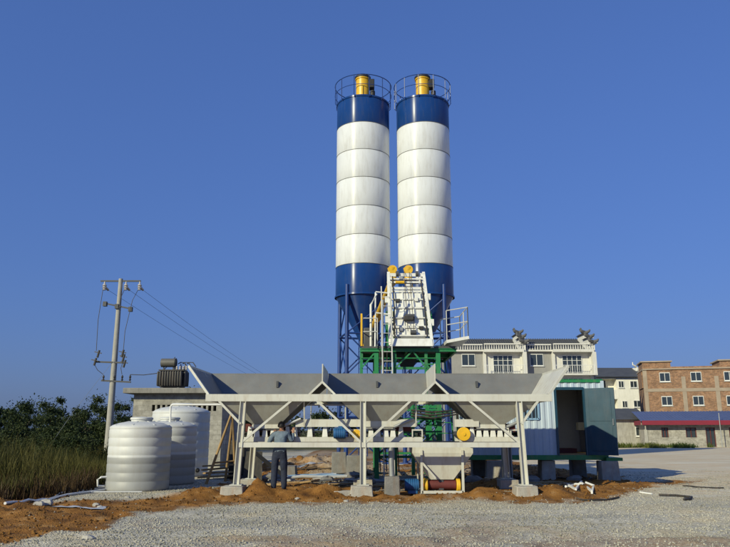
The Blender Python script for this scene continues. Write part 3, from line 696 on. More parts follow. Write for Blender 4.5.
# ------------------------------------------------------------------ aggregate batcher
BX = [-3.97, -1.09, 1.79, 4.67]
YF, YB = 18.0, 20.25
def batcher():
    t = thing('aggregate_batcher', (0.35, 19.1, 0), 'long cream three-bin aggregate batching hopper on steel legs over orange soil', 'hopper')
    p = lambda mb, n, m='cream', **k: mb.build(n, m, t, **k)
    fb = p(MB().chan((BX[0]-0.05,YF,2.395),(BX[3]+0.05,YF,2.395),0.13,0.18,0.025), 'front_beam')
    p(MB().box((BX[0]-0.05,YF-0.068,2.315),(BX[3]+0.05,YF-0.05,2.475)), 'fascia_strip')
    p(MB().chan((BX[0]-0.05,YB,2.395),(BX[3]+0.05,YB,2.395),0.13,0.18,0.025), 'rear_beam')
    for x in BX: p(MB().bar((x,YF,2.39),(x,YB,2.39),0.10,0.14), 'cross_beam')
    p(MB().bar((-3.14,YF,1.24),(3.88,YF,1.24),0.10,0.12), 'lower_beam')
    p(MB().bar((-3.14,YB,1.24),(3.88,YB,1.24),0.10,0.12), 'lower_beam')
    for (xt, xb) in ((-3.07,-3.17),(-0.05,-0.05),(3.88,3.95)):
        for y in (YF, YB):
            lg = p(MB().chan((xb,y,0.28),(xt,y,2.31),0.15,0.15,0.02,up=(1,0,0)), 'leg')
            MB().box((xb-0.15,y-0.15,0.272),(xb+0.15,y+0.15,0.296)).build('foot_plate', 'cream', lg)
        p(MB().bar((xt,YF,1.24),(xt,YB,1.24),0.08,0.10), 'tie_beam')
    yy = YF-0.02
    for a, b in (((-3.68,2.31),(-3.12,1.75)),((-1.85,2.33),(-3.08,1.30)),((-1.22,2.33),(-0.10,1.30)),((1.16,2.33),(0.02,1.30)),((2.62,2.33),(3.86,1.28)),((4.36,2.31),(3.92,1.75))):
        p(MB().bar((a[0],yy,a[1]),(b[0],yy,b[1]),0.055,0.085,up=(0,1,0)), 'brace')
        p(MB().bar((a[0],YB+0.02,a[1]),(b[0],YB+0.02,b[1]),0.055,0.085,up=(0,1,0)), 'brace')
    ZT = 3.20; OUT = 0.56
    # flared end plates, back wall, partitions
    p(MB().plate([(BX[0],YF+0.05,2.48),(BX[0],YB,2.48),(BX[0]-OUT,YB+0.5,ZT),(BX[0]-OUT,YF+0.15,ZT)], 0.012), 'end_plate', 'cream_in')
    p(MB().plate([(BX[3],YF+0.05,2.48),(BX[3]+OUT,YF+0.15,ZT),(BX[3]+OUT,YB+0.5,ZT),(BX[3],YB,2.48)], 0.012), 'end_plate')
    for s, x in ((-1,BX[0]),(1,BX[3])):
        p(MB().bar((x,YF+0.03,2.48),(x+s*OUT,YF+0.13,ZT),0.06,0.06), 'edge_bar')
        p(MB().bar((x+s*OUT,YF+0.13,ZT),(x+s*OUT,YB+0.5,ZT),0.05,0.05), 'edge_bar')
        for q in (0.3, 0.7):
            y = YF+(YB-YF)*q; p(MB().bar((x+s*0.05,y,2.46),(x+s*(OUT+0.02),y+0.3*q,ZT-0.02),0.05,0.07), 'rib', 'cream')
    for i in range(3):
        xa = BX[i]+0.006; xb = BX[i+1]-0.006
        ta = xa-(OUT if i == 0 else 0); tb = xb+(OUT if i == 2 else 0)
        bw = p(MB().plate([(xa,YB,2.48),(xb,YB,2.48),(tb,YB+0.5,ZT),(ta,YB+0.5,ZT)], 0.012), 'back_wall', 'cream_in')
        xm = (xa+xb)/2
        MB().box((xm-0.03,YB+0.18,2.80),(xm+0.03,YB+0.30,2.98)).build('vibrator_bracket', 'iron', bw)
        for q in (-0.72, 0.72): p(MB().bar((xm+q,YB+0.06,2.46),(xm+q,YB+0.55,ZT-0.02),0.05,0.07), 'rib')
    p(MB().bar((BX[0]-OUT,YB+0.51,ZT),(BX[3]+OUT,YB+0.51,ZT),0.045,0.045), 'edge_bar', 'cream_in')
    for x in BX[1:3]:
        pt = p(MB().plate([(x,YF+0.12,2.77),(x,YB+0.2,2.77),(x,YB+0.48,ZT+0.06),(x,YF+0.12,ZT+0.06)], 0.014), 'partition', 'cream')
        for s in (-1, 1):
            MB().bar((x,YF+0.06,2.80),(x+s*0.33,YF+0.04,2.48),0.06,0.05).build('ridge_bar', 'cream', pt)
        MB().bar((x,YF+0.10,2.76),(x,YF+0.10,ZT+0.06),0.03,0.03).build('edge_bar', 'cream', pt)
    # funnels
    zg = 1.74
    for i in range(3):
        xc = (BX[i]+BX[i+1])/2; g = 0.34; y0, y1 = 18.44, 19.45
        lx, lz = (BX[i], 2.50) if i == 0 else (BX[i]+0.01, 2.77)
        rx, rz = (BX[i+1], 2.50) if i == 2 else (BX[i+1]-0.01, 2.77)
        fn = p(MB().plate([(xc-g,y0,zg),(xc+g,y0,zg),(rx-(rz-2.30)*1.04,YF+0.02,2.30),(lx+(lz-2.30)*1.04,YF+0.02,2.30)], 0.012), 'funnel_front', 'funnel')
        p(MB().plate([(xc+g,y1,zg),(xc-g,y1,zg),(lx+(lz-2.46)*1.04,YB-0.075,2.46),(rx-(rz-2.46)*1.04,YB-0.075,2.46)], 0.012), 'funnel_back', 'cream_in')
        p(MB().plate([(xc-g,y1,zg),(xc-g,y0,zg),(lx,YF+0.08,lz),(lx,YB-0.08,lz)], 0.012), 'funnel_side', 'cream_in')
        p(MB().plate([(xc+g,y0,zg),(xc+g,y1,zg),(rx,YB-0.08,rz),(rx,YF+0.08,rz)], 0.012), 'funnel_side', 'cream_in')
        gt = p(MB().box((xc-g-0.03,y0-0.03,zg-0.10),(xc+g+0.03,y1+0.03,zg)), 'gate_frame')
        MB().plate([(xc-g-0.1,y0+0.0,zg-0.13),(xc+g+0.1,y0,zg-0.13),(xc+g+0.1,y1,zg-0.13),(xc-g-0.1,y1,zg-0.13)], 0.03).build('gate', 'iron', gt)
        MB().tube([(xc+g+0.05,y0-0.12,zg-0.06),(xc+g+0.55,y0-0.12,zg+0.14)], 0.04, 10).build('air_cylinder', 'galv', gt)
    p(MB().box((-1.78,18.37,1.68),(1.34,18.40,1.87)), 'side_board')
    p(MB().box((2.30,18.37,1.68),(2.92,18.40,1.87)), 'side_board')
    for x in (-1.55,-0.5,1.3): p(MB().bar((x,18.345,1.70),(x,18.12,2.31),0.035), 'board_hanger')
    return t
batcher()

# weighing belt conveyors
def conveyor(xa, xb, brackets, label, skirt, drum=None, motor=None):
    t = thing('weighing_conveyor', ((xa+xb)/2, 18.87, 1.30), label, 'conveyor', 'weighing belt conveyors under the bins')
    for y in (18.47, 19.37): MB().bar((xa,y,1.365),(xb,y,1.365),0.06,0.12).build('side_rail', 'cream', t)
    for k in range(4):
        x = xa+(xb-xa)*(k+0.5)/4; MB().bar((x,18.47,1.34),(x,19.37,1.34),0.05,0.06).build('cross_tie', 'cream', t)
    MB().box((xa+0.02,18.60,1.53),(xb-0.02,19.24,1.545)).build('belt', 'rubber', t)
    MB().box((xa+0.02,18.62,1.46),(xb-0.02,19.22,1.47)).build('belt', 'rubber', t)
    for x in brackets:
        for y in (18.48, 19.36):
            MB().add([(x-0.075,y-0.03,1.425),(x+0.075,y-0.03,1.425),(x+0.045,y-0.02,1.69),(x-0.045,y-0.02,1.69),
                      (x-0.075,y+0.03,1.425),(x+0.075,y+0.03,1.425),(x+0.045,y+0.02,1.69),(x-0.045,y+0.02,1.69)],
                     [(0,1,2,3),(7,6,5,4),(0,4,5,1),(1,5,6,2),(2,6,7,3),(3,7,4,0)]).build('roller_bracket', 'white_paint', t, bevel=0.008)
        MB().tube([(x,18.52,1.49),(x,19.32,1.49)], 0.04, 10).build('roller', 'iron', t)
    for a, b in skirt: 
        for y in (18.64, 19.20): MB().box((a,y-0.01,1.56),(b,y+0.01,1.76)).build('rubber_skirt', 'dark_red', t)
    for q in (xa-0.0, xb+0.0):
        MB().tube([(q,18.57,1.50),(q,19.27,1.50)], 0.07, 18).build('end_drum', 'iron', t)
    if drum:
        x, r = drum
        d = MB().tube([(x,18.30,1.50),(x,18.42,1.50)], r, 28).build('drum_guard', 'yellow', t, bevel=0.01)
        MB().tube([(x,18.28,1.50),(x,18.30,1.50)], r*0.25, 14).build('hub', 'yellow', d)
    if motor:
        x = motor
        m = MB().tube([(x-0.17,18.32,1.52),(x+0.14,18.32,1.52)], 0.13, 20).build('motor', 'motor_blue', t, bevel=0.015)
        for k in range(5): MB().tube([(x-0.12+k*0.05,18.32,1.52),(x-0.10+k*0.05,18.32,1.52)], 0.142, 20).build('cooling_fin', 'motor_blue', m)
        MB().box((x-0.05,18.24,1.63),(x+0.06,18.40,1.70)).build('terminal_box', 'motor_blue', m)
    MB().box((xb-0.28,18.41,1.43),(xb-0.25,18.44,1.62)).build('end_frame', 'cream', t)
    MB().box((xb-0.03,18.41,1.43),(xb,18.44,1.62)).build('end_frame', 'cream', t)
    MB().box((xb-0.25,18.41,1.585),(xb-0.03,18.44,1.62)).build('end_frame', 'cream', t)
b1 = [PX(p_, 433, 18.48) for p_ in (250, 257, 265, 273, 280, 287.5, 295, 310, 325)]
b2 = [PX(p_, 433, 18.48) for p_ in (371, 378, 386, 393, 401)]
b3 = [PX(p_, 433, 18.48) for p_ in (472, 479, 486, 493, 500, 507)]
conveyor(-3.25, -0.13, b1, 'long white-bracketed weighing belt under the bin beside the tanks, blue motor at its end', [(-3.1,-2.0)], (-0.22,0.115), -0.63)
conveyor(0.03, 1.48, b2, 'weighing belt with white roller brackets under the middle bin', [(0.1,1.2)])
conveyor(2.42, 4.0, b3, 'weighing belt with yellow drum guard under the bin beside the container', [(2.7,3.9)], (2.52,0.17))

# receiving hopper with its small red conveyor
def receiver():
    t = thing('receiving_hopper', (2.0, 19.2, 0), 'cream tapered receiving hopper with red roller and yellow wheels under belts', 'hopper')
    xa, xb, ya, yb, z1, z2, z3 = 1.23, 2.78, 18.62, 19.80, 1.17, 1.02, 0.36
    ba, bb, ca, cb = 1.70, 2.28, 18.78, 19.5
    for pts, n in (([(xa,ya,z1),(xb,ya,z1),(xb,ya,z2),(xa,ya,z2)],'rim'),([(xa,yb,z1),(xb,yb,z1),(xb,yb,z2),(xa,yb,z2)],'rim'),
                ([(xa,ya,z1),(xa,yb,z1),(xa,yb,z2),(xa,ya,z2)],'rim'),([(xb,ya,z1),(xb,yb,z1),(xb,yb,z2),(xb,ya,z2)],'rim'),
                ([(xa,ya,z2),(xb,ya,z2),(bb,ca,z3),(ba,ca,z3)],'wall'),([(xb,yb,z2),(xa,yb,z2),(ba,cb,z3),(bb,cb,z3)],'wall'),
                ([(xa,yb,z2),(xa,ya,z2),(ba,ca,z3),(ba,cb,z3)],'wall'),([(xb,ya,z2),(xb,yb,z2),(bb,cb,z3),(bb,ca,z3)],'wall')):
        MB().plate(pts, 0.012).build(n, 'cream', t)
    for x in (1.45, 2.50):
        for y in (18.6, 19.85): MB().bar((x,y,0.03),(x,y,1.1),0.06).build('leg', 'cream', t)
        MB().bar((x,18.6,0.05),(x,19.85,0.05),0.06).build('foot_rail', 'cream', t)
    for y in (18.6, 19.85): MB().bar((1.45,y,0.06),(2.50,y,0.06),0.06,0.07).build('foot_rail', 'cream', t)
    MB().bar((1.45,18.6,0.80),(1.80,18.6,0.40),0.05).build('brace', 'cream', t)
    MB().tube([(1.62,18.85,0.22),(2.34,18.85,0.22)], 0.12, 20).build('roller', 'dark_red', t)
    MB().tube([(1.62,19.55,0.22),(2.34,19.55,0.22)], 0.12, 20).build('roller', 'red', t)
    MB().box((1.64,18.85,0.335),(2.32,19.55,0.35)).build('belt', 'rubber', t)
    for x in (1.56, 2.40):
        for y in (18.80, 19.6):
            wh = MB().tube([(x-0.05,y,0.21),(x+0.05,y,0.21)], 0.17, 22).build('wheel', 'yellow', t, bevel=0.015)
            MB().tube([(x-0.06,y,0.21),(x+0.06,y,0.21)], 0.05, 12).build('hub', 'red', wh)
    MB().box((1.9,18.76,0.10),(2.02,18.84,0.34)).build('bearing', 'iron', t)
    m = MB().tube([(1.02,18.75,0.22),(1.38,18.75,0.22)], 0.15, 20).build('motor', 'motor_blue', t, bevel=0.015)
    for k in range(5): MB().tube([(1.08+k*0.055,18.75,0.22),(1.10+k*0.055,18.75,0.22)], 0.165, 20).build('cooling_fin', 'motor_blue', m)
    MB().box((1.10,18.65,0.02),(1.34,18.85,0.10)).build('motor_foot', 'motor_blue', m)
receiver()

# ------------------------------------------------------------------ concrete blocks
def block(c, s, label, m='concrete', group=None, cat='concrete block', rz=0.0):
    x, y, z = c; sx, sy, sz = s; r = random.Random(int((x*31+y*17)*1000))
    vs = []
    for dz in (0, 1):
        for dx, dy in ((-1,-1),(1,-1),(1,1),(-1,1)):
            k = 0.94 if dz else 1.0
            ux = dx*sx/2*k + r.uniform(-.015,.015); uy = dy*sy/2*k + r.uniform(-.015,.015)
            vs.append((x+ux*math.cos(rz)-uy*math.sin(rz), y+ux*math.sin(rz)+uy*math.cos(rz), z+dz*sz+(r.uniform(-.012,0) if dz else 0)))
    mb = MB().add(vs, [(0,3,2,1),(4,5,6,7),(0,1,5,4),(1,2,6,5),(2,3,7,6),(3,0,4,7)])
    return solo(mb, 'concrete_block', m, (x, y, z), label, cat, group, bevel=0.02)
G = 'concrete footings under the batcher legs'
for x, nm in ((-3.2,'the tanks'),(-0.05,'the middle bin'),(3.97,'the container')):
    zt = 0.272
    block((x-0.03,17.98,-0.08),(0.56,0.60,zt+0.08), f'dusty concrete footing under the front batcher leg by {nm}', group=G)
    block((x,YB,-0.08),(0.55,0.55,zt+0.08), f'concrete footing under the rear batcher leg by {nm}', group=G)
block((-0.52,17.9,0.02),(0.55,0.35,0.14), 'flat broken concrete slab lying in soil by the middle footing', rz=0.2)
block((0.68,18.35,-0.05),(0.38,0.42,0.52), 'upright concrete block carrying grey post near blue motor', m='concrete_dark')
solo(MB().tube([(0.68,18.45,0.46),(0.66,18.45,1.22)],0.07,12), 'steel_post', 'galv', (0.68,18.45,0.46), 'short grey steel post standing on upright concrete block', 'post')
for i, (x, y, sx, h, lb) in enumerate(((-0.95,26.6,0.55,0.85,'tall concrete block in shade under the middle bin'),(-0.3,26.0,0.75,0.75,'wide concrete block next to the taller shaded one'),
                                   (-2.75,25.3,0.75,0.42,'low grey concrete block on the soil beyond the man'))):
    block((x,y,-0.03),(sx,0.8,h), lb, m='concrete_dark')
GB = 'concrete bases of the silo legs'
for sx, rz, nm in ((SX1, 0, 'tanks'), (SX2, -24, 'townhouse')):
    for k, a in enumerate((237, 327, 57, 147)):
        q = 1.435
        block((sx+q*math.cos(R(a+rz)), SY+q*math.sin(R(a+rz)), -0.25),(0.7,0.7,0.29), f'low concrete base under a leg of the silo nearer the {nm}', group=GB+' nearer the '+nm)

# ------------------------------------------------------------------ water tanks
def tank(c, r, h, m, label, outs, group='white plastic water tanks'):
    x, y = c; t = thing('water_tank', (x, y, 0), label, 'tank', group)
    prof = [(r*0.97,0.0),(r,0.03)]
    nb = 7; hb = h*0.90
    for k in range(nb):
        za = 0.05+(hb-0.08)*k/nb; zb = 0.05+(hb-0.08)*(k+1)/nb; q = zb-za
        prof += [(r,za+q*0.08),(r,za+q*0.80),(r-0.008,za+q*0.85),(r-0.008,za+q*0.95)]
    prof += [(r,hb-0.01),(r*0.985,hb+0.02),(r*0.90,h*0.935),(r*0.70,h*0.965),(r*0.42,h*0.985),(r*0.34,h*0.988)]
    sh = MB().lathe((x,y,0.0), prof, 72).build('shell', m, t, smooth=50)
    lid = MB().lathe((x,y,h*0.98), [(r*0.34,0),(r*0.34,0.06),(r*0.37,0.065),(r*0.37,0.11),(r*0.33,0.13),(r*0.05,0.14)], 36).build('lid', 'tank', t)
    for k in range(8):
        a = k*math.pi/4; MB().bar((x+r*0.42*math.cos(a),y+r*0.42*math.sin(a),h*0.985),(x+r*0.92*math.cos(a),y+r*0.92*math.sin(a),h*0.93),0.05,0.03).build('dome_rib', 'tank', sh)
    for a, z in outs:
        d = Vector((math.cos(a), math.sin(a), 0)); p0 = Vector((x,y,z))+d*(r-0.02)
        o = MB().tube([p0, p0+d*0.07], 0.075, 16).build('outlet', 'black', t)
        MB().tube([p0+d*0.06, p0+d*0.12], 0.045, 12).build('valve', 'black', o)
    return t
tank((-6.28,20.15), 0.84, 1.86, M['tank_half'], 'white plastic water tank with white drain pipe, standing in front of the other two', [])
tank((-6.10,22.4), 0.84, 1.90, M['tank_half'], 'white plastic water tank wedged between two other tanks, water line visible', [])
tank((-6.72,26.2), 1.03, 2.48, M['tank'], 'tallest white plastic water tank with two black outlets near block building', [(R(-62),0.22),(R(-38),0.22)])
solo(MB().tube([(-7.05,19.75,0.12),(-7.18,19.62,0.14),(-7.19,19.60,0.30),(-7.12,19.64,0.36),(-7.0,19.72,0.36)],0.028,8), 'drain_pipe', 'pvc', (-7.18,19.62,0.1), 'short bent white pipe at the foot of the front water tank', 'pipe')
y_ = 22.0
solo(MB().tube([(-5.95,21.9,1.72),(-5.97,21.9,2.30),(-5.95,21.9,2.34),(-5.9,21.9,2.36),(-4.2,21.9,2.36),(-1.6,21.95,2.36),(0.6,22.1,2.36),(0.72,22.6,2.36)],0.03,8), 'water_pipe', 'pvc', (-5.95,21.9,1.72),
     'thin white water pipe running overhead from tanks behind the bins', 'pipe')

# ------------------------------------------------------------------ transformer house, transformer, pole and wires
def trafo_house():
    x0, x1, y0, y1 = -9.75, -6.0, 30.0, 34.0; zt = 3.10
    t = thing('transformer_house', (x0, y0, 0), 'small grey block transformer house with flat slab roof behind tanks', 'building')
    m = MB(); th = 0.24
    # front wall with a row of vent holes
    hz0, hz1 = 2.38, 2.64; n = 13
    m.box((x0,y0,-0.3),(x1,y0+th,hz0)); m.box((x0,y0,hz1),(x1,y0+th,zt))
    edges = [x0]
    for k in range(n):
        c = x0+0.85+k*0.215; edges += [c-0.065, c+0.065]
    edges.append(x1)
    for k in range(0, len(edges), 2): m.box((edges[k],y0,hz0),(edges[k+1],y0+th,hz1))
    m.box((x0,y0+th,-0.3),(x0+th,y1,zt)); m.box((x1-th,y0+th,-0.3),(x1,y1,zt)); m.box((x0+th,y1-th,-0.3),(x1-th,y1,zt))
    m.build('wall', 'rough_block', t)
    MB().box((x0-0.35,y0-0.4,zt),(x1+0.3,y1+0.35,zt+0.22)).build('roof_slab', 'slab', t, bevel=0.02)
    MB().box((x0+0.4,y0+th+0.1,0.0),(x1-0.4,y0+th+0.12,zt-0.1)).build('vent_shade_sheet', 'dark_hole', t)  # black sheet added behind the vent holes, standing in for the shade indoors
    return t
trafo_house()
def transformer():
    x, y, z = -8.42, 31.0, 3.32
    t = thing('transformer', (x, y, z), 'dark finned oil transformer with round conservator on the flat roof', 'transformer')
    body = MB().box((x-0.48,y-0.30,z+0.08),(x+0.48,y+0.30,z+0.80)).build('tank_body', 'trafo', t, bevel=0.03)
    MB().box((x-0.55,y-0.36,z+0.80),(x+0.55,y+0.36,z+0.85)).build('cover', 'trafo', body)
    for sx in (-0.35,0.35): MB().bar((x+sx,y-0.4,z+0.04),(x+sx,y+0.4,z+0.04),0.1,0.08).build('skid', 'iron', t)
    def fin(px_, py_, ax, ay):
        MB().lathe((px_,py_,z+0.14),[(0.03,0),(0.05,0.04),(0.058,0.30),(0.05,0.60),(0.03,0.64)],8).build('radiator_tube', 'trafo', t)
    for k in range(9): fin(x-0.44+k*0.11, y-0.40, 0, 0)
    for k in range(9): fin(x-0.44+k*0.11, y+0.40, 0, 0)
    for k in range(5):
        fin(x-0.58, y-0.26+k*0.13, 0, 0); fin(x+0.58, y-0.26+k*0.13, 0, 0)
    for sx in (-0.585, 0.585): MB().box((x+sx-0.03,y-0.3,z+0.70),(x+sx+0.03,y+0.3,z+0.76)).build('header', 'trafo', t)
    cv = MB().tube([(x-0.52,y-0.1,z+1.16),(x+0.10,y-0.1,z+1.16)],0.19,20).build('conservator', 'pump_grey', t, bevel=0.015)
    MB().tube([(x+0.10,y-0.1,z+1.16),(x+0.13,y-0.1,z+1.16)],0.20,20).build('end_cap', 'black', cv)
    for sx in (-0.4,0.02): MB().bar((x+sx,y-0.1,z+0.84),(x+sx,y-0.1,z+0.98),0.05).build('bracket', 'iron', cv)
    for k in range(3):
        px_ = x+0.05+k*0.22
        b = MB().lathe((px_,y+0.16,z+0.85),[(0.05,0),(0.05,0.05),(0.085,0.07),(0.04,0.10),(0.08,0.13),(0.04,0.16),(0.075,0.19),(0.03,0.22),(0.02,0.30)],14).build('bushing', 'ceramic', t)
    for k in range(4):
        px_ = x+0.2+k*0.14
        MB().lathe((px_,y-0.2,z+0.85),[(0.035,0),(0.055,0.04),(0.03,0.07),(0.05,0.10),(0.02,0.16)],12).build('bushing', 'ceramic', t)
    for k in range(3):
        a = Vector((x+0.15+k*0.2,y+0.16,z+1.14)); MB().tube([a,a+Vector((0.12,-0.05,0.06)),a+Vector((0.28,-0.1,0.05)),a+Vector((0.42,-0.12,-0.14))],0.022,6).build('cable', 'wire', t)
transformer()

PXX, PYY = PX(108, 445, 36.0), 36.0
def pole(loc, label, detail=True):
    x, y = loc; t = thing('utility_pole', (x, y, 0), label, 'utility pole'); H = 9.35
    MB().tube([(x,y,-0.3),(x,y,H)], 0.185, 20, r2=0.105).build('shaft', 'pole_conc', t)
    ta = MB().bar((x-1.05,y,H-0.12),(x+1.05,y,H-0.12),0.07,0.08).build('top_crossarm', 'iron', t)
    for dx in (-0.82, 0.30, 1.02):
        b = MB().lathe((x+dx,y-0.02,H-0.62),[(0.03,0),(0.10,0.02),(0.06,0.09),(0.12,0.13),(0.06,0.2),(0.12,0.25),(0.05,0.34),(0.03,0.46)],14).build('insulator', 'ceramic', t)
        MB().tube([(x+dx,y,H-0.40),(x+dx+0.05,y+0.4,H-0.52)],0.06,10).build('strain_insulator', 'ceramic', t)
    if not detail: return t
    MB().bar((x-0.72,y-0.1,H-1.32),(x+0.72,y-0.1,H-1.62),0.07,0.07).build('crossarm', 'iron', t)
    for dx in (-0.68, -0.05, 0.66):
        MB().box((x+dx-0.09,y-0.2,H-1.62-0.21*dx),(x+dx+0.09,y,H-1.38-0.21*dx)).build('arrester', 'iron', t)
    zz = H-4.35
    MB().bar((x-0.95,y-0.1,zz),(x+0.55,y-0.1,zz-0.05),0.08,0.08).build('crossarm', 'iron', t)
    for dx, dz in ((-0.95,0.0),(-0.82,0.40),(0.48,0.20),(0.42,0.42),(0.55,-0.10)):
        f = MB().tube([(x+dx,y-0.2,zz+dz-0.20),(x+dx+0.08,y-0.2,zz+dz+0.18)],0.055,10).build('fuse_cutout', 'trafo', t)
        MB().bar((x+dx-0.16,y-0.2,zz+dz+0.1),(x+dx+0.2,y-0.2,zz+dz+0.02),0.05).build('fuse_arm', 'iron', f)
    zc = zz-0.95
    MB().bar((x-0.55,y-0.12,zc),(x+0.95,y-0.12,zc-0.08),0.07,0.08).build('crossarm', 'iron', t)
    for dx in (-0.45,0.1,0.5,0.9):
        MB().lathe((x+dx,y-0.12,zc-0.02),[(0.02,0),(0.06,0.06),(0.03,0.12),(0.06,0.2),(0.02,0.30)],10).build('insulator', 'trafo', t)
    for a, b in (((-0.82,H-0.6),(-0.9,zz+0.55)),((1.02,H-0.6),(0.66,H-1.75)),((0.66,H-1.75),(0.48,zz+0.5)),((0.3,H-0.6),(0.1,H-1.6)),((-0.9,zz-0.2),(-0.45,zc+0.3)),((0.5,zz),(0.5,zc+0.3))):
        a = Vector((x+a[0],y-0.2,a[1])); b = Vector((x+b[0],y-0.2,b[1])); mid = (a+b)/2+Vector((-0.08,0,0))
        MB().tube([a,mid,b],0.016,5).build('jumper_wire', 'wire', t)
    MB().tube([(x+0.9,y-0.12,zc+0.3),(-10.5,33.5,zc+0.10),(-9.0,31.2,zc+0.02),(-8.4,31.1,4.75)],0.02,5).build('drop_wire', 'wire', t)
    MB().tube([(x-0.05,y-0.1,zz),(x-1.6,y-0.8,zz-2.6),(x-2.9,y-1.5,-0.2)],0.007,5).build('stay_wire', 'galv', t)
    return t
pole((PXX, PYY), 'grey concrete utility pole with crossarms and fuses above the reeds')
fp = pole((PXX+1.5, 150), 'distant grey concrete utility pole at the far end of the wires', False)
for k, dx in enumerate((-0.82, 0.30, 1.02)):
    a = Vector((PXX+dx+0.05, PYY+0.4, 9.35-0.52)); b = Vector((PXX+1.5+dx, 150, 8.9)); pts = []
    for i in range(25):
        q = i/24; p_ = a+(b-a)*q; p_.z -= 2.6*4*q*(1-q)*0.5; pts.append(p_)
    solo(MB().tube(pts, 0.008, 5), 'power_line', 'wire', a, 'thin dark power line sagging away from the concrete pole', 'power line', 'power lines from the concrete pole')

# ------------------------------------------------------------------ container office
def container():
    x0, x1, y0, y1, z0, z1 = 3.35, 7.78, 23.3, 25.8, 0.80, 3.18
    t = thing('container_office', (5.6, 24.5, 0), 'pale blue corrugated container office with green frame and open door', 'container')
    def corr(a, b, za, zb, nrm, m='cont_blue', pitch=0.22, d=0.02):
        a = Vector((*a,0)); b = Vector((*b,0)); L_ = (b-a).length; u = (b-a)/L_; n = Vector((*nrm,0)); vs = []; x = 0; prof = []
        while x < L_ - 1e-6:
            for q, o in ((0,0),(0.35,0),(0.5,1),(0.85,1)):
                if x+q*pitch <= L_: prof.append((x+q*pitch, o*d))
            x += pitch
        prof.append((L_, 0))
        mb = MB(); k = len(prof)
        vs = [a+u*s+n*o+Vector((0,0,z)) for z in (za, zb) for s, o in prof]
        mb.add(vs, [(i,i+1,k+i+1,k+i) for i in range(k-1)]); return mb
    # front wall with window and doorway
    wx0, wx1, wz0, wz1 = 4.95, 5.65, 1.95, 2.72; dx0, dx1, dz1 = 6.22, 7.16, 2.93
    for a, b, za, zb in ((x0,wx0,z0,z1),(wx0,wx1,z0,wz0),(wx0,wx1,wz1,z1),(wx1,dx0,z0,z1),(dx0,dx1,dz1,z1),(dx1,x1,z0,z1)):
        corr((a,y0),(b,y0),za,zb,(0,-1)).build('wall_panel', 'cont_blue', t, smooth=20)
    corr((x1,y0),(x1,y1),z0,z1,(1,0)).build('wall_panel', 'cont_blue', t, smooth=20)
    corr((x0,y0),(x0,y1),z0,z1,(-1,0)).build('wall_panel', 'cont_blue', t, smooth=20)
    corr((x0,y1),(x1,y1),z0,z1,(0,1)).build('wall_panel', 'cont_blue', t, smooth=20)
    MB().box((x0+0.06,y1-0.12,z0),(x1-0.06,y1-0.08,z1-0.05)).build('inner_wall', 'cont_in', t)
    MB().box((x1-0.12,y0+0.06,z0),(x1-0.08,y1-0.12,z1-0.05)).build('inner_wall', 'cont_in', t)
    MB().box((x0+0.06,y0+0.05,z0+0.01),(x1-0.06,y1-0.1,z0+0.05)).build('floor', 'wood', t)
    MB().box((x0-0.02,y0-0.02,z1),(x1+0.02,y1+0.02,z1+0.04)).build('roof', 'white_paint', t)
    for a, b in (((x0,y0),(x1,y0)),((x1,y0),(x1,y1)),((x1,y1),(x0,y1)),((x0,y1),(x0,y0))):
        MB().bar((*a,z1-0.0),(*b,z1-0.0),0.10,0.10).build('top_rail', 'green', t)
        MB().bar((*a,z0-0.06),(*b,z0-0.06),0.12,0.15).build('base_rail', 'green', t)
    MB().box((x1-0.1,y0-0.25,z0-0.16),(x1+0.42,y0+1.4,z0-0.06)).build('door_step', 'green', t)
    for x in (x0, x1):
        for y in (y0, y1): MB().bar((x,y,z0),(x,y,z1),0.11).build('corner_post', 'green' if y == y1 else 'cont_blue', t)
    wf = MB()
    for a, b in (((wx0,wz0),(wx1,wz0)),((wx1,wz0),(wx1,wz1)),((wx1,wz1),(wx0,wz1)),((wx0,wz1),(wx0,wz0)),(((wx0+wx1)/2,wz0),((wx0+wx1)/2,wz1))):
        wf.bar((a[0],y0-0.02,a[1]),(b[0],y0-0.02,b[1]),0.06,0.06)
    wn_ = wf.build('window', 'pvc_blue', t)
    MB().box((wx0,y0-0.004,wz0),(wx1,y0+0.006,wz1)).build('pane', 'glass', wn_)
    for k in range(5): MB().tube([(wx0+0.1+k*0.125,y0-0.06,wz0),(wx0+0.1+k*0.125,y0-0.06,wz1)],0.01,5).build('window_bar', 'pvc_blue', wn_)
    df = MB()
    for a, b in (((dx0,z0),(dx0,dz1)),((dx1,z0),(dx1,dz1)),((dx0,dz1),(dx1,dz1))): df.bar((a[0],y0-0.02,a[1]),(b[0],y0-0.02,b[1]),0.07,0.09)
    df.build('door_frame', 'cont_door', t)
    # open door leaf
    h = Vector((dx1+0.03, y0-0.06, 0)); ang = R(-36); e = h+Vector((math.cos(ang),math.sin(ang),0))*0.94
    n = Vector((math.sin(ang),-math.cos(ang),0))
    dl = MB().plate([(h.x,h.y,z0+0.02),(e.x,e.y,z0+0.02),(e.x,e.y,dz1),(h.x,h.y,dz1)],0.05).build('door', 'cont_door', t)
    for za, zb in ((z0+0.15,z0+0.95),(z0+1.08,dz1-0.12)):
        a = h.lerp(e,0.12); b = h.lerp(e,0.88); q = n*0.03
        MB().plate([(a.x+q.x,a.y+q.y,za),(b.x+q.x,b.y+q.y,za),(b.x+q.x,b.y+q.y,zb),(a.x+q.x,a.y+q.y,zb)],0.012).build('door_panel', 'cont_door', dl, bevel=0.004)
    a = h.lerp(e,0.92)+n*0.05; MB().tube([(a.x,a.y,1.75),(a.x,a.y,1.95)],0.018,6).build('handle', 'galv', dl)
    # things seen inside the doorway
    MB().box((6.5,y1-0.14,1.9),(6.62,y1-0.121,2.05)).build('switch_box', 'black', t)
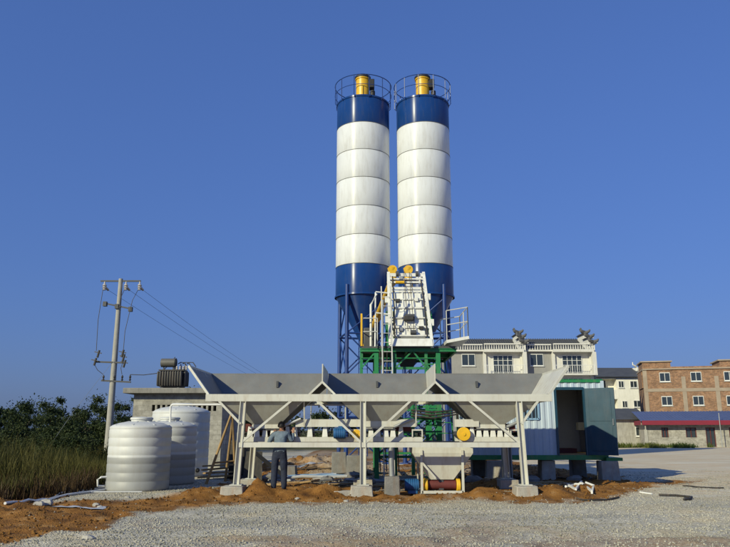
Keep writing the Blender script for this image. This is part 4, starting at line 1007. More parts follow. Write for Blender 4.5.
    MB().box((7.02,y0+0.3,1.6),(7.30,y0+0.55,1.85)).build('control_box', 'black', t)
    MB().box((6.30,y0+0.9,z0+0.05),(7.1,y0+1.5,z0+0.2)).build('red_crate', 'dark_red', t)
container()
GC = 'concrete piers under the container'
for x, y, sx, nm in ((7.78,23.25,0.58,'open door'),(4.15,23.4,0.5,'batcher end'),(5.9,23.6,0.45,'doorway')):
    block((x,y,-0.05),(sx,0.55,0.70), f'square concrete pier under the container near its {nm}', group=GC)
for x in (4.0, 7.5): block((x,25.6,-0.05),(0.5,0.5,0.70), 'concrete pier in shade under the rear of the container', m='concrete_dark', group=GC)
solo(MB().chan((4.42,22.6,0.0),(4.42,22.6,1.45),0.28,0.28,0.03,up=(1,0,0)), 'steel_column', 'galv', (4.42,22.6,0), 'short grey steel column standing before the container wall', 'column')

# ------------------------------------------------------------------ man at the belt
def man():
    X, Y0 = -2.15, 18.20; Z0 = gpt(X, Y0) + 0.0
    t = thing('person', (X, Y0, Z0), 'person in pale blue shirt and dark jeans working at the belt, back turned', 'person')
    J = {}; V = []; E = []; Rr = []
    def j(n, p, r): J[n] = len(V); V.append(p); Rr.append(r if isinstance(r, tuple) else (r, r))
    def e(a, b): E.append((J[a], J[b]))
    j('pel',(0,0,0.95),(0.175,0.135)); j('waist',(0.005,0.01,1.08),(0.172,0.125)); j('chest',(0.01,0.03,1.28),(0.185,0.13)); j('sh',(0.015,0.04,1.40),(0.125,0.09))
    j('neck',(0.015,0.055,1.485),0.055); j('jaw',(0.018,0.075,1.545),(0.062,0.072)); j('head',(0.02,0.075,1.61),(0.078,0.092)); j('crown',(0.02,0.07,1.675),(0.06,0.072))
    for a, b in (('pel','waist'),('waist','chest'),('chest','sh'),('sh','neck'),('neck','jaw'),('jaw','head'),('head','crown')): e(a, b)
    for s, n in ((-1,'l'),(1,'r')):
        j(n+'hip',(s*0.095,0.0,0.88),(0.11,0.115)); j(n+'thigh',(s*0.11,0.01,0.68),(0.103,0.105)); j(n+'knee',(s*0.118,0.02 if s<0 else 0.05,0.49),(0.086,0.088)); j(n+'calf',(s*0.124,0.0 if s<0 else 0.03,0.33),(0.082,0.085)); j(n+'cuff',(s*0.127,-0.015 if s<0 else 0.02,0.15),(0.074,0.078))
        j(n+'ank',(s*0.125,-0.02 if s<0 else 0.02,0.09),0.044); j(n+'heel',(s*0.125,-0.05 if s<0 else -0.01,0.045),0.04); j(n+'ball',(s*0.14,0.09 if s<0 else 0.13,0.035),(0.042,0.032)); j(n+'toe',(s*0.145,0.16 if s<0 else 0.20,0.03),(0.034,0.024))
        e('pel',n+'hip'); e(n+'hip',n+'thigh'); e(n+'thigh',n+'knee'); e(n+'knee',n+'calf'); e(n+'calf',n+'cuff'); e(n+'cuff',n+'ank'); e(n+'ank',n+'heel'); e(n+'ank',n+'ball'); e(n+'ball',n+'toe')
    arms = {'l': [(-0.175,0.04,1.385),(-0.255,0.05,1.25),(-0.29,0.07,1.14),(-0.25,0.10,1.26),(-0.20,0.13,1.37)],
            'r': [(0.19,0.04,1.39),(0.255,0.04,1.29),(0.30,0.05,1.21),(0.315,0.10,1.33),(0.32,0.14,1.44)]}
    for n, a in arms.items():
        for k, (p, r) in enumerate(zip(a, (0.078, 0.066, 0.057, 0.052, 0.033))): j(n+f'a{k}', p, r)
        e('sh', n+'a0')
        for k in range(4): e(n+f'a{k}', n+f'a{k+1}')
        d = (Vector(a[4])-Vector(a[3])).normalized(); wv = Vector(a[4]); side = Vector((1,0,0)) if n == 'l' else Vector((-1,0,0)); side = (side - d*side.dot(d)).normalized(); nn = d.cross(side)
        pm = wv + d*0.055; j(n+'palm', tuple(pm), (0.036,0.02)); e(n+'a4', n+'palm')
        pk = wv + d*0.09; j(n+'kn', tuple(pk), (0.036,0.017)); e(n+'palm', n+'kn')
        for q in range(4):
            b0 = pk + side*(0.028-0.019*q); ln = (0.07,0.078,0.073,0.058)[q]
            p1 = b0 + d*ln*0.45 - nn*0.008; p2 = b0 + d*ln*0.85 - nn*0.03
            j(n+f'f{q}a', tuple(p1), 0.0085); j(n+f'f{q}b', tuple(p2), 0.007); e(n+'kn', n+f'f{q}a'); e(n+f'f{q}a', n+f'f{q}b')
        p1 = wv + d*0.035 + side*0.045; p2 = p1 + d*0.035 + side*0.012
        j(n+'ta', tuple(p1), 0.011); j(n+'tb', tuple(p2), 0.009); e(n+'palm', n+'ta'); e(n+'ta', n+'tb')
    # nose and ears
    j('nose',(0.02,0.185,1.60),0.014); e('head','nose')
    me = bpy.data.meshes.new('body_cage'); me.from_pydata(V, E, [])
    o = bpy.data.objects.new('body_cage', me); C.objects.link(o)
    sk = o.modifiers.new('Skin', 'SKIN'); sk.use_smooth_shade = True
    if not me.skin_vertices: 
        bpy.context.view_layer.objects.active = o; bpy.ops.mesh.customdata_skin_add()
    for k, v in enumerate(me.skin_vertices[0].data): v.radius = Rr[k]; v.use_root = (k == 0)
    sb = o.modifiers.new('Sub', 'SUBSURF'); sb.levels = 2; sb.render_levels = 2
    dg = bpy.context.evaluated_depsgraph_get(); ev = o.evaluated_get(dg)
    nm = bpy.data.meshes.new_from_object(ev); nm.name = 'body'
    bpy.data.objects.remove(o)
    for k in ('skin','shirt','jeans','shoe'): nm.materials.append(M[k]) if len(nm.materials) < 4 else None
    wr = {n: Vector(a[4]) for n, a in arms.items()}; el = {n: Vector(a[2]) for n, a in arms.items()}
    for pl in nm.polygons:
        c = pl.center; pl.use_smooth = True
        i = 2 if c.z < 0.985 else 1
        if c.z < 0.075: i = 3
        if c.z > 1.475 and abs(c.x) < 0.2: i = 0
        for n in wr:
            dd = (wr[n]-el[n]).normalized()
            if (Vector(c)-wr[n]).dot(dd) > -0.02 and (Vector(c)-wr[n]).length < 0.25 and abs(c.x) > 0.16 and c.y > 0.05: i = 0
        pl.material_index = i
    b = bpy.data.objects.new('body', nm); C.objects.link(b); b.parent = t
    # hair cap
    hv = MB(); n = 20; rings = 8; vs = []; fs = []
    cx, cy, cz = 0.02, 0.062, 1.612
    for k in range(rings+1):
        ph = (k/rings)*2.05
        for i in range(n):
            a = 2*math.pi*i/n; lim = 1.0 if math.sin(a) < 0.3 else 0.62
            p2 = ph*lim; jit = 1+0.04*math.sin(5*a+3*k)
            vs.append((cx+0.088*jit*math.sin(p2)*math.cos(a), cy+0.104*jit*math.sin(p2)*math.sin(a), cz+0.105*jit*math.cos(p2)))
    for k in range(rings):
        for i in range(n): jn = (i+1)%n; fs.append((k*n+i,(k+1)*n+i,(k+1)*n+jn,k*n+jn))
    off = Vector((X, Y0, Z0)); hv.add([Vector(v)+off for v in vs], fs); hv.build('hair', 'hair', t, smooth=80)
    for s in (-1, 1):
        MB().lathe(off+Vector((0.02+s*0.083,0.075,1.575)), [(0.004,0),(0.012,0.01),(0.016,0.035),(0.010,0.055),(0.002,0.06)], 8).build('ear', 'skin', t)
    # shirt hem and collar
    MB().lathe(off+Vector((0.016,0.055,1.435)), [(0.082,0.0),(0.070,0.045),(0.064,0.05)], 18, cap=False).build('collar', 'shirt', t)
man()

# ------------------------------------------------------------------ houses
def window(par, x, y, z, w_, h_, fm='frame_white', depth=0.06, cols=2):
    f = MB(); t_ = 0.09
    for a, b in (((x-w_/2,z),(x+w_/2,z)),((x-w_/2,z+h_),(x+w_/2,z+h_))): f.bar((a[0],y-depth/2,a[1]),(b[0],y-depth/2,b[1]),depth,t_)
    for k in range(cols+1):
        xx = x-w_/2+w_*k/cols; f.bar((xx,y-depth/2,z),(xx,y-depth/2,z+h_),depth,t_)
    o = f.build('window', fm, par)
    for k in range(cols):
        xa = x-w_/2+w_*k/cols; MB().box((xa,y-0.028,z),(xa+w_/cols,y-0.012,z+h_)).build('pane', 'glass', o)
    MB().box((x-w_/2-0.08,y-0.14,z-0.12),(x+w_/2+0.08,y,z-0.05)).build('sill', 'frame_white', o)
    return o

def balusters(par, x0, x1, y, z0, z1, m, step=0.28, r=0.055):
    mb = MB(); n = int((x1-x0)/step)
    for k in range(n+1):
        x = x0+(x1-x0)*k/n; mb.lathe((x,y,z0),[(r*0.6,0),(r*1.2,(z1-z0)*0.3),(r*0.6,(z1-z0)*0.75),(r,(z1-z0))],6)
    o = mb.build('balusters', m, par); tag(o, kind='stuff')
    MB().box((x0-0.05,y-0.12,z1),(x1+0.05,y+0.12,z1+0.14)).build('coping', m, par)
    return o

def townhouse():
    Y = 84.0; x = lambda px: PX(px, 350, Y)
    t = thing('townhouse', (x(525), Y+5, 0), 'grey townhouse row with white balconies, tiled roof and upturned gable finials', 'house')
    zf = [0, 2.7, 5.4, 8.1, 10.75]
    xl, xr = x(450), x(594)
    MB().box((xl,Y+0.004,-0.5),(xr,Y+11,10.75)).build('wall', 'house_grey', t)
    units = [(x(450), x(482.5), x(522)), (x(526), x(551), x(591))]
    for ua, ub, uc in units:
        for k in range(1, 4):
            z = zf[k]; zt = zf[k+1]
            window(t, (x(468) if ua < x(500) else x(536)), Y, z+1.0, 1.55, 1.35)
            # balcony bay: white surround, recessed opening, slab, railing
            MB().box((ub,Y-0.35,z-0.15),(ub+0.35,Y,zt)).build('pilaster', 'house_white', t)
            MB().box((uc-0.35,Y-0.35,z-0.15),(uc,Y,zt)).build('pilaster', 'house_white', t)
            MB().box((ub+0.35,Y-0.08,z+0.05),(uc-0.35,Y,zt-0.3)).build('bay_wall', 'house_white', t)
            MB().box((ub+0.002,Y-1.2,z-0.2),(uc-0.002,Y-0.02,z)).build('balcony_slab', 'house_white', t)
            MB().box((ub+0.35,Y-0.30,zt-0.30),(uc-0.35,Y-0.002,zt-0.02)).build('lintel', 'house_white', t)
            xm = (ub+uc)/2; dw = 1.15
            d = MB().box((xm-dw,Y-0.10,z+0.06),(xm+dw,Y-0.085,z+2.2)).build('glazed_door', 'glass', t)
            fr = MB()
            for q in (-1,-0.5,0,0.5,1): fr.bar((xm+q*dw,Y-0.13,z+0.06),(xm+q*dw,Y-0.13,z+2.2),0.06)
            fr.bar((xm-dw,Y-0.13,z+2.2),(xm+dw,Y-0.13,z+2.2),0.06,0.1); fr.bar((xm-dw,Y-0.13,z+1.6),(xm+dw,Y-0.13,z+1.6),0.05)
            fr.build('frame', 'frame_white', d)
            rl = MB()
            for zz in (z+0.12, z+0.95): rl.bar((ub+0.05,Y-1.12,zz),(uc-0.05,Y-1.12,zz),0.05)
            rr = rl.build('railing', 'frame_white', t)
            bars = MB(); n = 18
            for q in range(n+1):
                xx = ub+0.05+(uc-ub-0.1)*q/n; bars.bar((xx,Y-1.12,z+0.12),(xx,Y-1.12,z+0.95),0.03)
            tag(bars.build('balusters', 'frame_white', rr), kind='stuff')
            for xx in (ub+0.05, uc-0.05): MB().bar((xx,Y-1.12,z),(xx,Y-1.12,z+1.0),0.10).build('post', 'frame_white', rr)
        MB().box((ua,Y-0.45,10.752),(uc,Y+0.3,10.95)).build('cornice', 'house_white', t)
        MB().box((ub,Y-1.15,10.62),(uc,Y-0.452,10.95)).build('cornice', 'house_white', t)
        balusters(t, ua+0.1, ub-0.1, Y-0.3, 10.95, 11.5, 'house_white')
        balusters(t, ub+0.1, uc-0.1, Y-0.95, 10.95, 11.5, 'house_white')
    # tiled roof: slope with rows of ridges
    rf = MB().add([(xl,Y+0.6,10.76),(xr,Y+0.6,10.76),(xr,Y+5,12.9),(xl,Y+5,12.9),(xr,Y+10.6,10.76),(xl,Y+10.6,10.76)], [(0,1,2,3),(3,2,4,5),(1,4,2),(0,3,5),(0,5,4,1)]).build('roof', 'tile_roof', t, smooth=0)
    rows = MB(); n = 60
    for k in range(n+1):
        xx = xl+0.05+(xr-xl-0.1)*k/n; rows.tube([(xx,Y+0.58,10.80),(xx,Y+5,12.95)],0.06,6)
    tag(rows.build('roof_tiles', 'tile_roof', rf), kind='stuff')
    # stepped gable walls with upturned finials
    for px_ in (522.5, 591):
        xx = x(px_)
        g = MB().box((xx-0.22,Y-1.15,7.9),(xx+0.22,Y+0.0,10.62)).build('party_wall', 'house_white', t)
        for k, (ya, yb, zt) in enumerate(((-0.9,0.5,11.6),(0.5,2.0,12.4),(2.0,4.4,13.1))):
            MB().box((xx-0.2,Y+ya,10.63),(xx+0.2,Y+yb,zt)).build('gable_step', 'house_white', t)
            cp = MB()
            cp.add([(xx-0.42,Y+ya-0.25,zt),(xx+0.42,Y+ya-0.25,zt),(xx+0.42,Y+yb+0.05,zt),(xx-0.42,Y+yb+0.05,zt),(xx,Y+ya-0.25,zt+0.30),(xx,Y+yb+0.05,zt+0.30)],
                   [(0,1,4),(1,2,5,4),(2,3,5),(3,0,4,5),(0,3,2,1)])
            cc = cp.build('tile_coping', 'tile_roof', t, smooth=0)
            dxs = -0.9+0.0*k
            # finial: curled horn pointing out and up
            pts = [(xx+0.0,Y+ya+0.1,zt+0.2),(xx-0.25,Y+ya-0.2,zt+0.28),(xx-0.50,Y+ya-0.3,zt+0.42),(xx-0.58,Y+ya-0.3,zt+0.62),(xx-0.48,Y+ya-0.3,zt+0.74)]
            MB().tube(pts, 0.30, 8, r2=0.10).build('finial', 'finial', cc)
            pts = [(xx+0.0,Y+ya+0.1,zt+0.2),(xx+0.25,Y+ya-0.2,zt+0.26),(xx+0.48,Y+ya-0.3,zt+0.38),(xx+0.58,Y+ya-0.3,zt+0.56)]
            MB().tube(pts, 0.26, 8, r2=0.09).build('finial', 'finial', cc)
            if k < 2: MB().box((xx-0.5,Y+ya-0.24,zt+0.05),(xx+0.5,Y+ya+0.2,zt+0.22)).build('eave_block', 'house_white', cc)
townhouse()

def white_house():
    Y = 106.0; x = lambda px: PX(px, 390, Y); z = lambda py: PZ(py, Y)
    t = thing('white_house', (x(622), Y+4, 0), 'cream white house with dark roof between townhouse and brick building', 'house')
    xl, xr = x(588), x(644.5); zt = z(377)
    r0, r1 = x(603), x(617)
    m = MB()
    m.box((xl,Y,-0.5),(r0,Y+9,zt)); m.box((r1,Y,-0.5),(xr,Y+9,zt)); m.box((r0,Y+1.4,-0.5),(r1,Y+9,zt))
    for a, b in ((z(399),z(389.5)),(zt-0.25,zt)): m.box((r0,Y+0.01,a),(r1,Y+1.4,b))
    m.box((r0,Y+0.01,-0.5),(r1,Y+1.4,z(413)))
    m.build('wall', 'house_cream', t)
    MB().box((r0+0.1,Y+1.36,z(389.5)),(r0+0.9,Y+1.39,z(380))).build('door', 'glass', t)
    MB().box((r0+0.1,Y+1.36,z(412)),(r0+0.9,Y+1.39,z(401))).build('door', 'glass', t)
    for px_, py_, ww in ((621.5,387.5,0.75),(634,387.5,1.0),(623.7,407.5,0.7),(636,407,1.0),(598,387.5,0.8),(599.5,407.5,0.8)):
        window(t, x(px_), Y, z(py_), ww, 0.95)
    zr = z(368.5)
    rf = MB().add([(xl-0.5,Y-0.6,zt),(xr+0.2,Y-0.6,zt),(xr+0.2,Y+4.5,zr+0.5),(xl-0.5,Y+4.5,zr+0.5),(xr+0.2,Y+9.5,zt),(xl-0.5,Y+9.5,zt)], [(0,1,2,3),(3,2,4,5),(1,4,2),(0,3,5),(0,5,4,1)]).build('roof', 'tile_roof', t, smooth=0)
    for k, (ya, zz) in enumerate(((-0.6,9.2),(1.0,10.1),(2.6,11.0))):
        MB().box((xr-0.05,Y+ya,7.0),(xr+0.35,Y+ya+1.62,zz)).build('gable_step', 'house_cream', t)
        MB().tube([(xr+0.15,Y+ya+0.2,zz),(xr-0.1,Y+ya-0.1,zz+0.2),(xr-0.5,Y+ya-0.2,zz+0.4),(xr-0.55,Y+ya-0.2,zz+0.8)],0.2,8,r2=0.07).build('finial', 'house_cream', t)
white_house()

def brick_building():
    Y = 90.0; x = lambda px: PX(px, 390, Y); z = lambda py: PZ(py, Y)
    t = thing('brick_building', (x(644), Y, 0), 'unfinished red brick building with white windows and concrete bands', 'building')
    xl, xr = x(645), x(790); zt = z(370)
    MB().box((xl,Y+0.12,-0.5),(xr,Y+7,zt)).build('wall', 'brick', t)
    cols = [x(646), x(681.5), x(711.5), x(741), x(771)]
    for c in cols: MB().box((c-0.24,Y+0.085,-0.5),(c+0.24,Y+0.3,zt-0.9 if c > cols[0] else zt)).build('column', 'rc_frame', t)
    for zz in (z(390.3), z(417)): MB().box((xl-0.02,Y+0.06,zz-0.2),(xr+0.02,Y+0.3,zz+0.2)).build('concrete_band', 'rc_frame', t)
    MB().box((xl-0.1,Y-0.05,zt),(xr+0.1,Y+7.1,zt+0.16)).build('parapet', 'rc_frame', t)
    MB().box((xl+0.1,Y+0.1,zt+0.162),(xr-0.1,Y+0.35,zt+0.36)).build('parapet', 'brick', t)
    for px_ in (664.5, 693.2, 723.3, 753):
        for py_ in (381.7, 405.4):
            window(t, x(px_), Y+0.12, z(py_), 1.2, 1.08)
    for a, b in ((645.5,672.5),(718,745)):
        ph = MB().box((x(a),Y+1.5,zt+0.2),(x(b),Y+6,z(361.5))).build('roof_room', 'brick', t)
        MB().box((x(a)-0.2,Y+1.3,z(361.5)),(x(b)+0.2,Y+6.2,z(361.5)+0.16)).build('room_slab', 'rc_frame', ph)
    # stacked brick courses jutting at the corner
    MB().box((xl-0.12,Y+1.4,zt-2.2),(xl-0.002,Y+5.5,zt-0.1)).build('side_bay', 'brick', t)
    return t
t_ = brick_building(); t_.rotation_euler.z = R(-15)

def shed():
    Y = 71.0; x = lambda px: PX(px, 435, Y); z = lambda py: PZ(py, Y)
    t = thing('block_shed', (x(645), Y, 0), 'long low block shed with blue roof and crimson fascia', 'shed')
    xl, xr = x(645), x(800); ze = 2.15
    ops = [(x(660.7),x(667),0.9,1.85),(x(683),x(692.7),0.9,1.85),(x(701),x(709.6),0.0,1.85),(x(722),x(731),0.9,1.85),(x(750),x(758),0.0,1.85)]
    m = MB(); cur = xl
    for a, b, za, zb in ops:
        m.box((cur,Y,-0.4),(a,Y+0.25,ze)); cur = b
        m.box((a,Y,zb),(b,Y+0.25,ze))
        m.box((a,Y,-0.4),(b,Y+0.25,za if za > 0 else 0.02))
    m.box((cur,Y,-0.4),(xr,Y+0.25,ze)); m.box((xl,Y+0.25,-0.4),(xl+0.25,Y+6,ze)); m.box((xl,Y+6,-0.4),(xr,Y+6.25,ze))
    m.build('wall', 'rough_block', t)
    for k in range(9):
        xx = xl+0.1+k*(xr-xl-0.3)/8
        if not any(a-0.2 < xx < b+0.2 for a, b, _, _ in ops): MB().box((xx-0.15,Y-0.06,-0.4),(xx+0.15,Y-0.003,ze)).build('pier', 'block', t)
    for a, b, za, zb in ops:
        o = MB()
        for q in (a+0.04, b-0.04, (a+b)/2): o.bar((q,Y+0.1,za+0.02),(q,Y+0.1,zb),0.07)
        o.bar((a,Y+0.1,zb-0.04),(b,Y+0.1,zb-0.04),0.07)
        w_ = o.build('window' if za > 0 else 'door', 'dark_red', t)
        MB().box((a,Y+0.16,za+0.02),(b,Y+0.18,zb)).build('pane', 'glass', w_)
    rf = MB().add([(x(641),Y-0.9,ze+0.35),(xr+0.5,Y-0.9,ze+0.35),(xr+0.5,Y+7,3.55),(x(641),Y+7,3.55),(x(641),Y-0.9,ze+0.30),(xr+0.5,Y-0.9,ze+0.30),(xr+0.5,Y+7,3.5),(x(641),Y+7,3.5)],
                  [(0,1,2,3),(7,6,5,4),(0,4,5,1),(1,5,6,2),(2,6,7,3),(3,7,4,0)]).build('roof', 'blue_roof', t, smooth=0)
    rb = MB()
    for k in range(55):
        xx = x(641)+0.05+k*(xr+0.4-x(641))/54; rb.bar((xx,Y-0.9,ze+0.37),(xx,Y+7,3.57),0.05,0.05)
    tag(rb.build('roof_ribs', 'blue_roof', rf), kind='stuff')
    MB().box((x(642),Y-0.96,ze-0.06),(xr+0.5,Y-0.91,ze+0.36)).build('fascia', 'fascia', t)
    MB().box((x(641)-0.05,Y-0.9,ze-0.06),(x(641),Y+7,ze+0.36)).build('fascia', 'fascia', t)
    MB().tube([(x(712.5),Y-1.0,-0.1),(x(712.5),Y-1.0,3.2)],0.04,8).build('flue_pipe', 'galv', t)
    return t
t_ = shed(); t_.rotation_euler.z = R(-15)

def low_house():
    Y = 76.0; x = lambda px: PX(px, 425, Y); z = lambda py: PZ(py, Y)
    t = thing('low_house', (x(620), Y+3, 0), 'low grey house with dark tiled roof beside the blue-roofed shed', 'house')
    xl, xr = x(585), x(646); ze = z(419.5)
    MB().box((xl,Y,-0.5),(xr,Y+6,ze)).build('wall', 'block', t)
    MB().add([(xl-0.4,Y-0.5,ze),(xr+0.3,Y-0.5,ze),(xr+0.3,Y+3,z(410)+0.25),(xl-0.4,Y+3,z(410)+0.25),(xr+0.3,Y+6.5,ze),(xl-0.4,Y+6.5,ze)], [(0,1,2,3),(3,2,4,5),(1,4,2),(0,3,5),(0,5,4,1)]).build('roof', 'tile_roof', t, smooth=0)
    window(t, x(637.5), Y, 1.0, 0.5, 0.9, cols=1)
low_house()

# ------------------------------------------------------------------ vegetation
def leaves(centers, radii, n, size, r, flat=0.75):
    k = r.integers(0, len(centers), n)
    d = r.normal(0, 1, (n, 3)); d /= np.linalg.norm(d, axis=1)[:, None]
    rad = radii[k] * np.minimum(np.abs(r.normal(0, 0.75, n)), 2.0)
    c = centers[k] + d * rad[:, None] * np.array([1, 1, flat])
    s = size * r.uniform(0.5, 1.3, n)
    a = r.normal(0, 1, (n, 3)) + d * 0.3; a /= np.linalg.norm(a, axis=1)[:, None]
    b = np.cross(a, d + r.normal(0, 0.6, (n, 3))); b /= np.linalg.norm(b, axis=1)[:, None] + 1e-9
    q = np.stack([c - a * s[:, None], c + b * s[:, None] * 0.5, c + a * s[:, None], c - b * s[:, None] * 0.5], 1)
    f = np.arange(n * 4).reshape(n, 4)
    t = np.clip(0.45 + 0.3 * r.normal(0, 1, n) + 0.25 * (k % 3 - 1), 0, 1)
    return q.reshape(-1, 3), f, np.repeat(t, 4)

def tree(x, y, h, w_, label, m='leaf_dark', n=2600, seed=0, low=0.15, size=0.2, group='trees beyond the reed bank'):
    r = np.random.default_rng(seed); rr = random.Random(seed)
    t = thing('tree', (x, y, 0), label, 'tree', group)
    tr = MB(); top = Vector((x+rr.uniform(-.3,.3), y, h*0.75))
    tr.tube([(x,y,-0.3),(x+rr.uniform(-.1,.1),y,h*0.3),top], 0.035*h*0.8, 8, r2=0.03)
    cs = []; rs = []
    nc = 64
    for k in range(nc):
        a = rr.uniform(0, 6.28); q = rr.uniform(0.15, 1); zz = h*(low+(0.92-low)*rr.random()); prof = math.sin(math.pi*min(1, max(0.08, (zz/h-low+0.12)/(1.05-low))))**0.6
        c = Vector((x+math.cos(a)*q*w_/2*prof, y+math.sin(a)*q*w_/2*prof*0.8, zz+h*rr.uniform(-0.06,0.06))); cs.append(c); rs.append(w_*rr.uniform(0.03,0.10))
        if k < 14: tr.tube([(x,y,h*rr.uniform(0.2,0.5)), (Vector((x,y,zz))+c)/2, c], 0.010*h, 6, r2=0.012)
    tr.build('trunk', 'bark', t)
    v, f, tt = leaves(np.array([tuple(c) for c in cs]), np.array(rs), n, size, r)
    v -= np.array([x, y, 0])
    o = np_mesh('crown', v, f, m, tt); o.parent = t
    return t
spec = [  # photo px of the crown, distance, crown top py, width px
 (22, 44, 401, 52, 'leaf_mid', 'rounded green tree at the far edge of the reed bank'),
 (52, 47, 402, 40, 'leaf_dark', 'small dark tree growing between two rounded ones'),
 (85, 42, 399, 50, 'leaf_mid', 'broad green tree just behind the concrete pole'),
 (-12, 40, 405, 50, 'leaf_dark', 'dark leafy tree half out of view beyond the reeds'),
 (122, 50, 404, 42, 'leaf_dark', 'dark tree beside the slab-roofed block house'),
 (66, 38, 412, 46, 'leaf_dark', 'low dark bushy tree standing in the reeds'),
 (8, 36, 420, 46, 'leaf_mid', 'short bushy tree at the edge of the reeds'),
 (108, 39, 414, 40, 'leaf_mid', 'bushy tree around the foot of the concrete pole'),
]
for k, (px_, Y, py_, wd, m_, lb) in enumerate(spec):
    p_ = P(px_, py_, Y); sc = Y/F
    tree(p_.x, Y, p_.z*0.80, wd*sc*1.7, lb, m_, n=15000, seed=20+k, low=0.05, size=0.062)

def wood(name, x0, x1, y, h, n, seed, label, sz=0.3, dens=0.9, rr=(0.16, 0.30)):
    r = np.random.default_rng(seed); nc = int((x1-x0)*dens)
    xs = r.uniform(x0, x1, nc); hh = h*(0.45+0.95*fbm(xs*0.22, xs*0+seed, 4))
    cs = np.stack([xs, y+r.uniform(-5,5,nc), hh*r.uniform(0.10,0.95,nc)**1.25], -1); rs = h*r.uniform(rr[0], rr[1], nc)
    v, f, tt = leaves(cs, rs, n, sz, r); v[:, 2] = np.maximum(v[:, 2], -0.3)
    o = np_mesh(name, v, f, 'leaf_dark', tt); return tag(o, label, 'wood', kind='stuff')
wood('far_wood', -75, 12, 120, 5.8, 24000, 41, 'dark far-off belt of trees seen under the bins')
wood('near_wood', -42, -9, 56, 4.6, 150000, 43, 'dark continuous belt of scrub behind the reed bank', 0.085, 9.0, (0.05, 0.15))

def blades(name, n, pts, h, wdt, m, seed, label, cat, lean=0.35, edge=None):
    r = np.random.default_rng(seed); x, y = pts(r, n); n = len(x); z = gz(x, y)
    hh = h[0]+(h[1]-h[0])*r.uniform(0,1,n); hh = hh*(0.45+1.05*vnoise(x*0.6+7,y*0.6)); hh = hh*(edge(x, y) if edge else 1)
    a = r.uniform(0,6.28,n); dx, dy = np.cos(a), np.sin(a); l = lean*hh*r.uniform(0.1,1,n); b = r.uniform(0,6.28,n); bx, by = np.cos(b)*l, np.sin(b)*l
    w2 = wdt*r.uniform(0.6,1.3,n)
    p0 = np.stack([x-dx*w2,y-dy*w2,z-0.05],-1); p1 = np.stack([x+dx*w2,y+dy*w2,z-0.05],-1)
    p2 = np.stack([x+dx*w2*0.8+bx*0.35,y+dy*w2*0.8+by*0.35,z+hh*0.6],-1); p3 = np.stack([x-dx*w2*0.8+bx*0.35,y-dy*w2*0.8+by*0.35,z+hh*0.6],-1)
    p4 = np.stack([x+bx,y+by,z+hh],-1)
    v = np.stack([p0,p1,p2,p3,p4],1).reshape(-1,3); i = np.arange(n)[:,None]*5
    f = np.concatenate([i+np.array([[0,1,2]]), i+np.array([[0,2,3]]), i+np.array([[3,2,4]])],0)
    t = np.clip(r.normal(0.45,0.25,n)+1.1*(vnoise(x*0.45,y*0.3)-0.5),0,1)
    tt = np.stack([t*0.5,t*0.5,t,t,t*1.1],1).reshape(-1)
    o = np_mesh(name, v, f, m, tt); return tag(o, label, cat, kind='stuff')
def reed_area(r, n):
    x = -7.4-22*r.uniform(0,1,n)**1.25; y = 17.0+26*r.uniform(0,1,n)**1.1
    k = (x < -7.5-0.35*np.maximum(0,19.5-y)*1.6+0.5*(vnoise(x*0.8,y*0.8)-0.5)) & (x < -0.0) & (x > -0.62*y-1)
    k &= ~((np.hypot(x+6.28,y-20.15) < 1.1) | ((x > -10.3) & (y > 29.3) & (y < 34.6)))
    k &= (x < -8.0) | (y < 27)
    k &= x < -7.75
    return x[k], y[k]
blades('tall_reeds', 120000, reed_area, (0.30, 1.25), 0.010, 'reed', 51, 'tall yellow green reeds filling the bank beside the tanks', 'reeds', edge=lambda x, y: np.clip(0.35+0.22*np.minimum(y-17.2, (-7.6-x)*1.2), 0.3, 1.0))
def scrub(seed=61):
    r = np.random.default_rng(seed); n = 260
    x = -8.2-16*r.uniform(0,1,n); y = 18.5+22*r.uniform(0,1,n)**0.8
    k = (x > -0.62*y-1) & ~((x > -10.6) & (y > 28.5)) & (vnoise(x*0.3+9, y*0.25) > 0.40); x = x[k]; y = y[k]; n = len(x)
    cs = np.stack([x, y, r.uniform(0.15, 0.95, n)*np.clip((y-16)/10, 0.4, 1.3)], -1)
    v, f, tt = leaves(cs, r.uniform(0.25, 0.6, n), 52000, 0.05, r); v[:, 2] = np.maximum(v[:, 2], -0.3)
    return tag(np_mesh('bank_scrub', v, f, 'leaf_mid', tt), 'dark green leafy scrub mixed among the reeds', 'scrub', kind='stuff')
scrub()
def dry_area(r, n):
    x = -7.2-9*r.uniform(0,1,n); y = 16.2+4.2*r.uniform(0,1,n)
    k = (x > -0.6*y) & (x < -7.35-0.8*np.maximum(0,18.4-y))
    k &= np.hypot(x+6.28,y-20.15) > 1.0
    return x[k], y[k]
blades('dry_weeds', 9000, dry_area, (0.15, 0.6), 0.014, 'dry', 53, 'low brown dry weeds along the foot of the reed bank', 'weeds', 0.6)
def grass_area(r, n):
    x = r.uniform(20, 33, n); y = r.uniform(65.5, 69.5, n)
    k = (vnoise(x*0.9, y*0.7) > 0.46) & ((y > 68) | (x < 30)) 
    return x[k], y[k]
blades('verge_grass', 6000, grass_area, (0.10, 0.45), 0.03, 'grass', 55, 'green grass verge along the front of the low shed', 'grass', 0.5)
def grass_area2(r, n):
    x = r.uniform(-60, 30, n); y = r.uniform(76, 118, n); k = ~((x > 8) & (x < 60) & (y > 60))
    return x[k], y[k]
blades('meadow_grass', 16000, grass_area2, (0.3, 0.9), 0.05, 'grass', 57, 'rough far meadow grass beyond the silos', 'grass', 0.5)

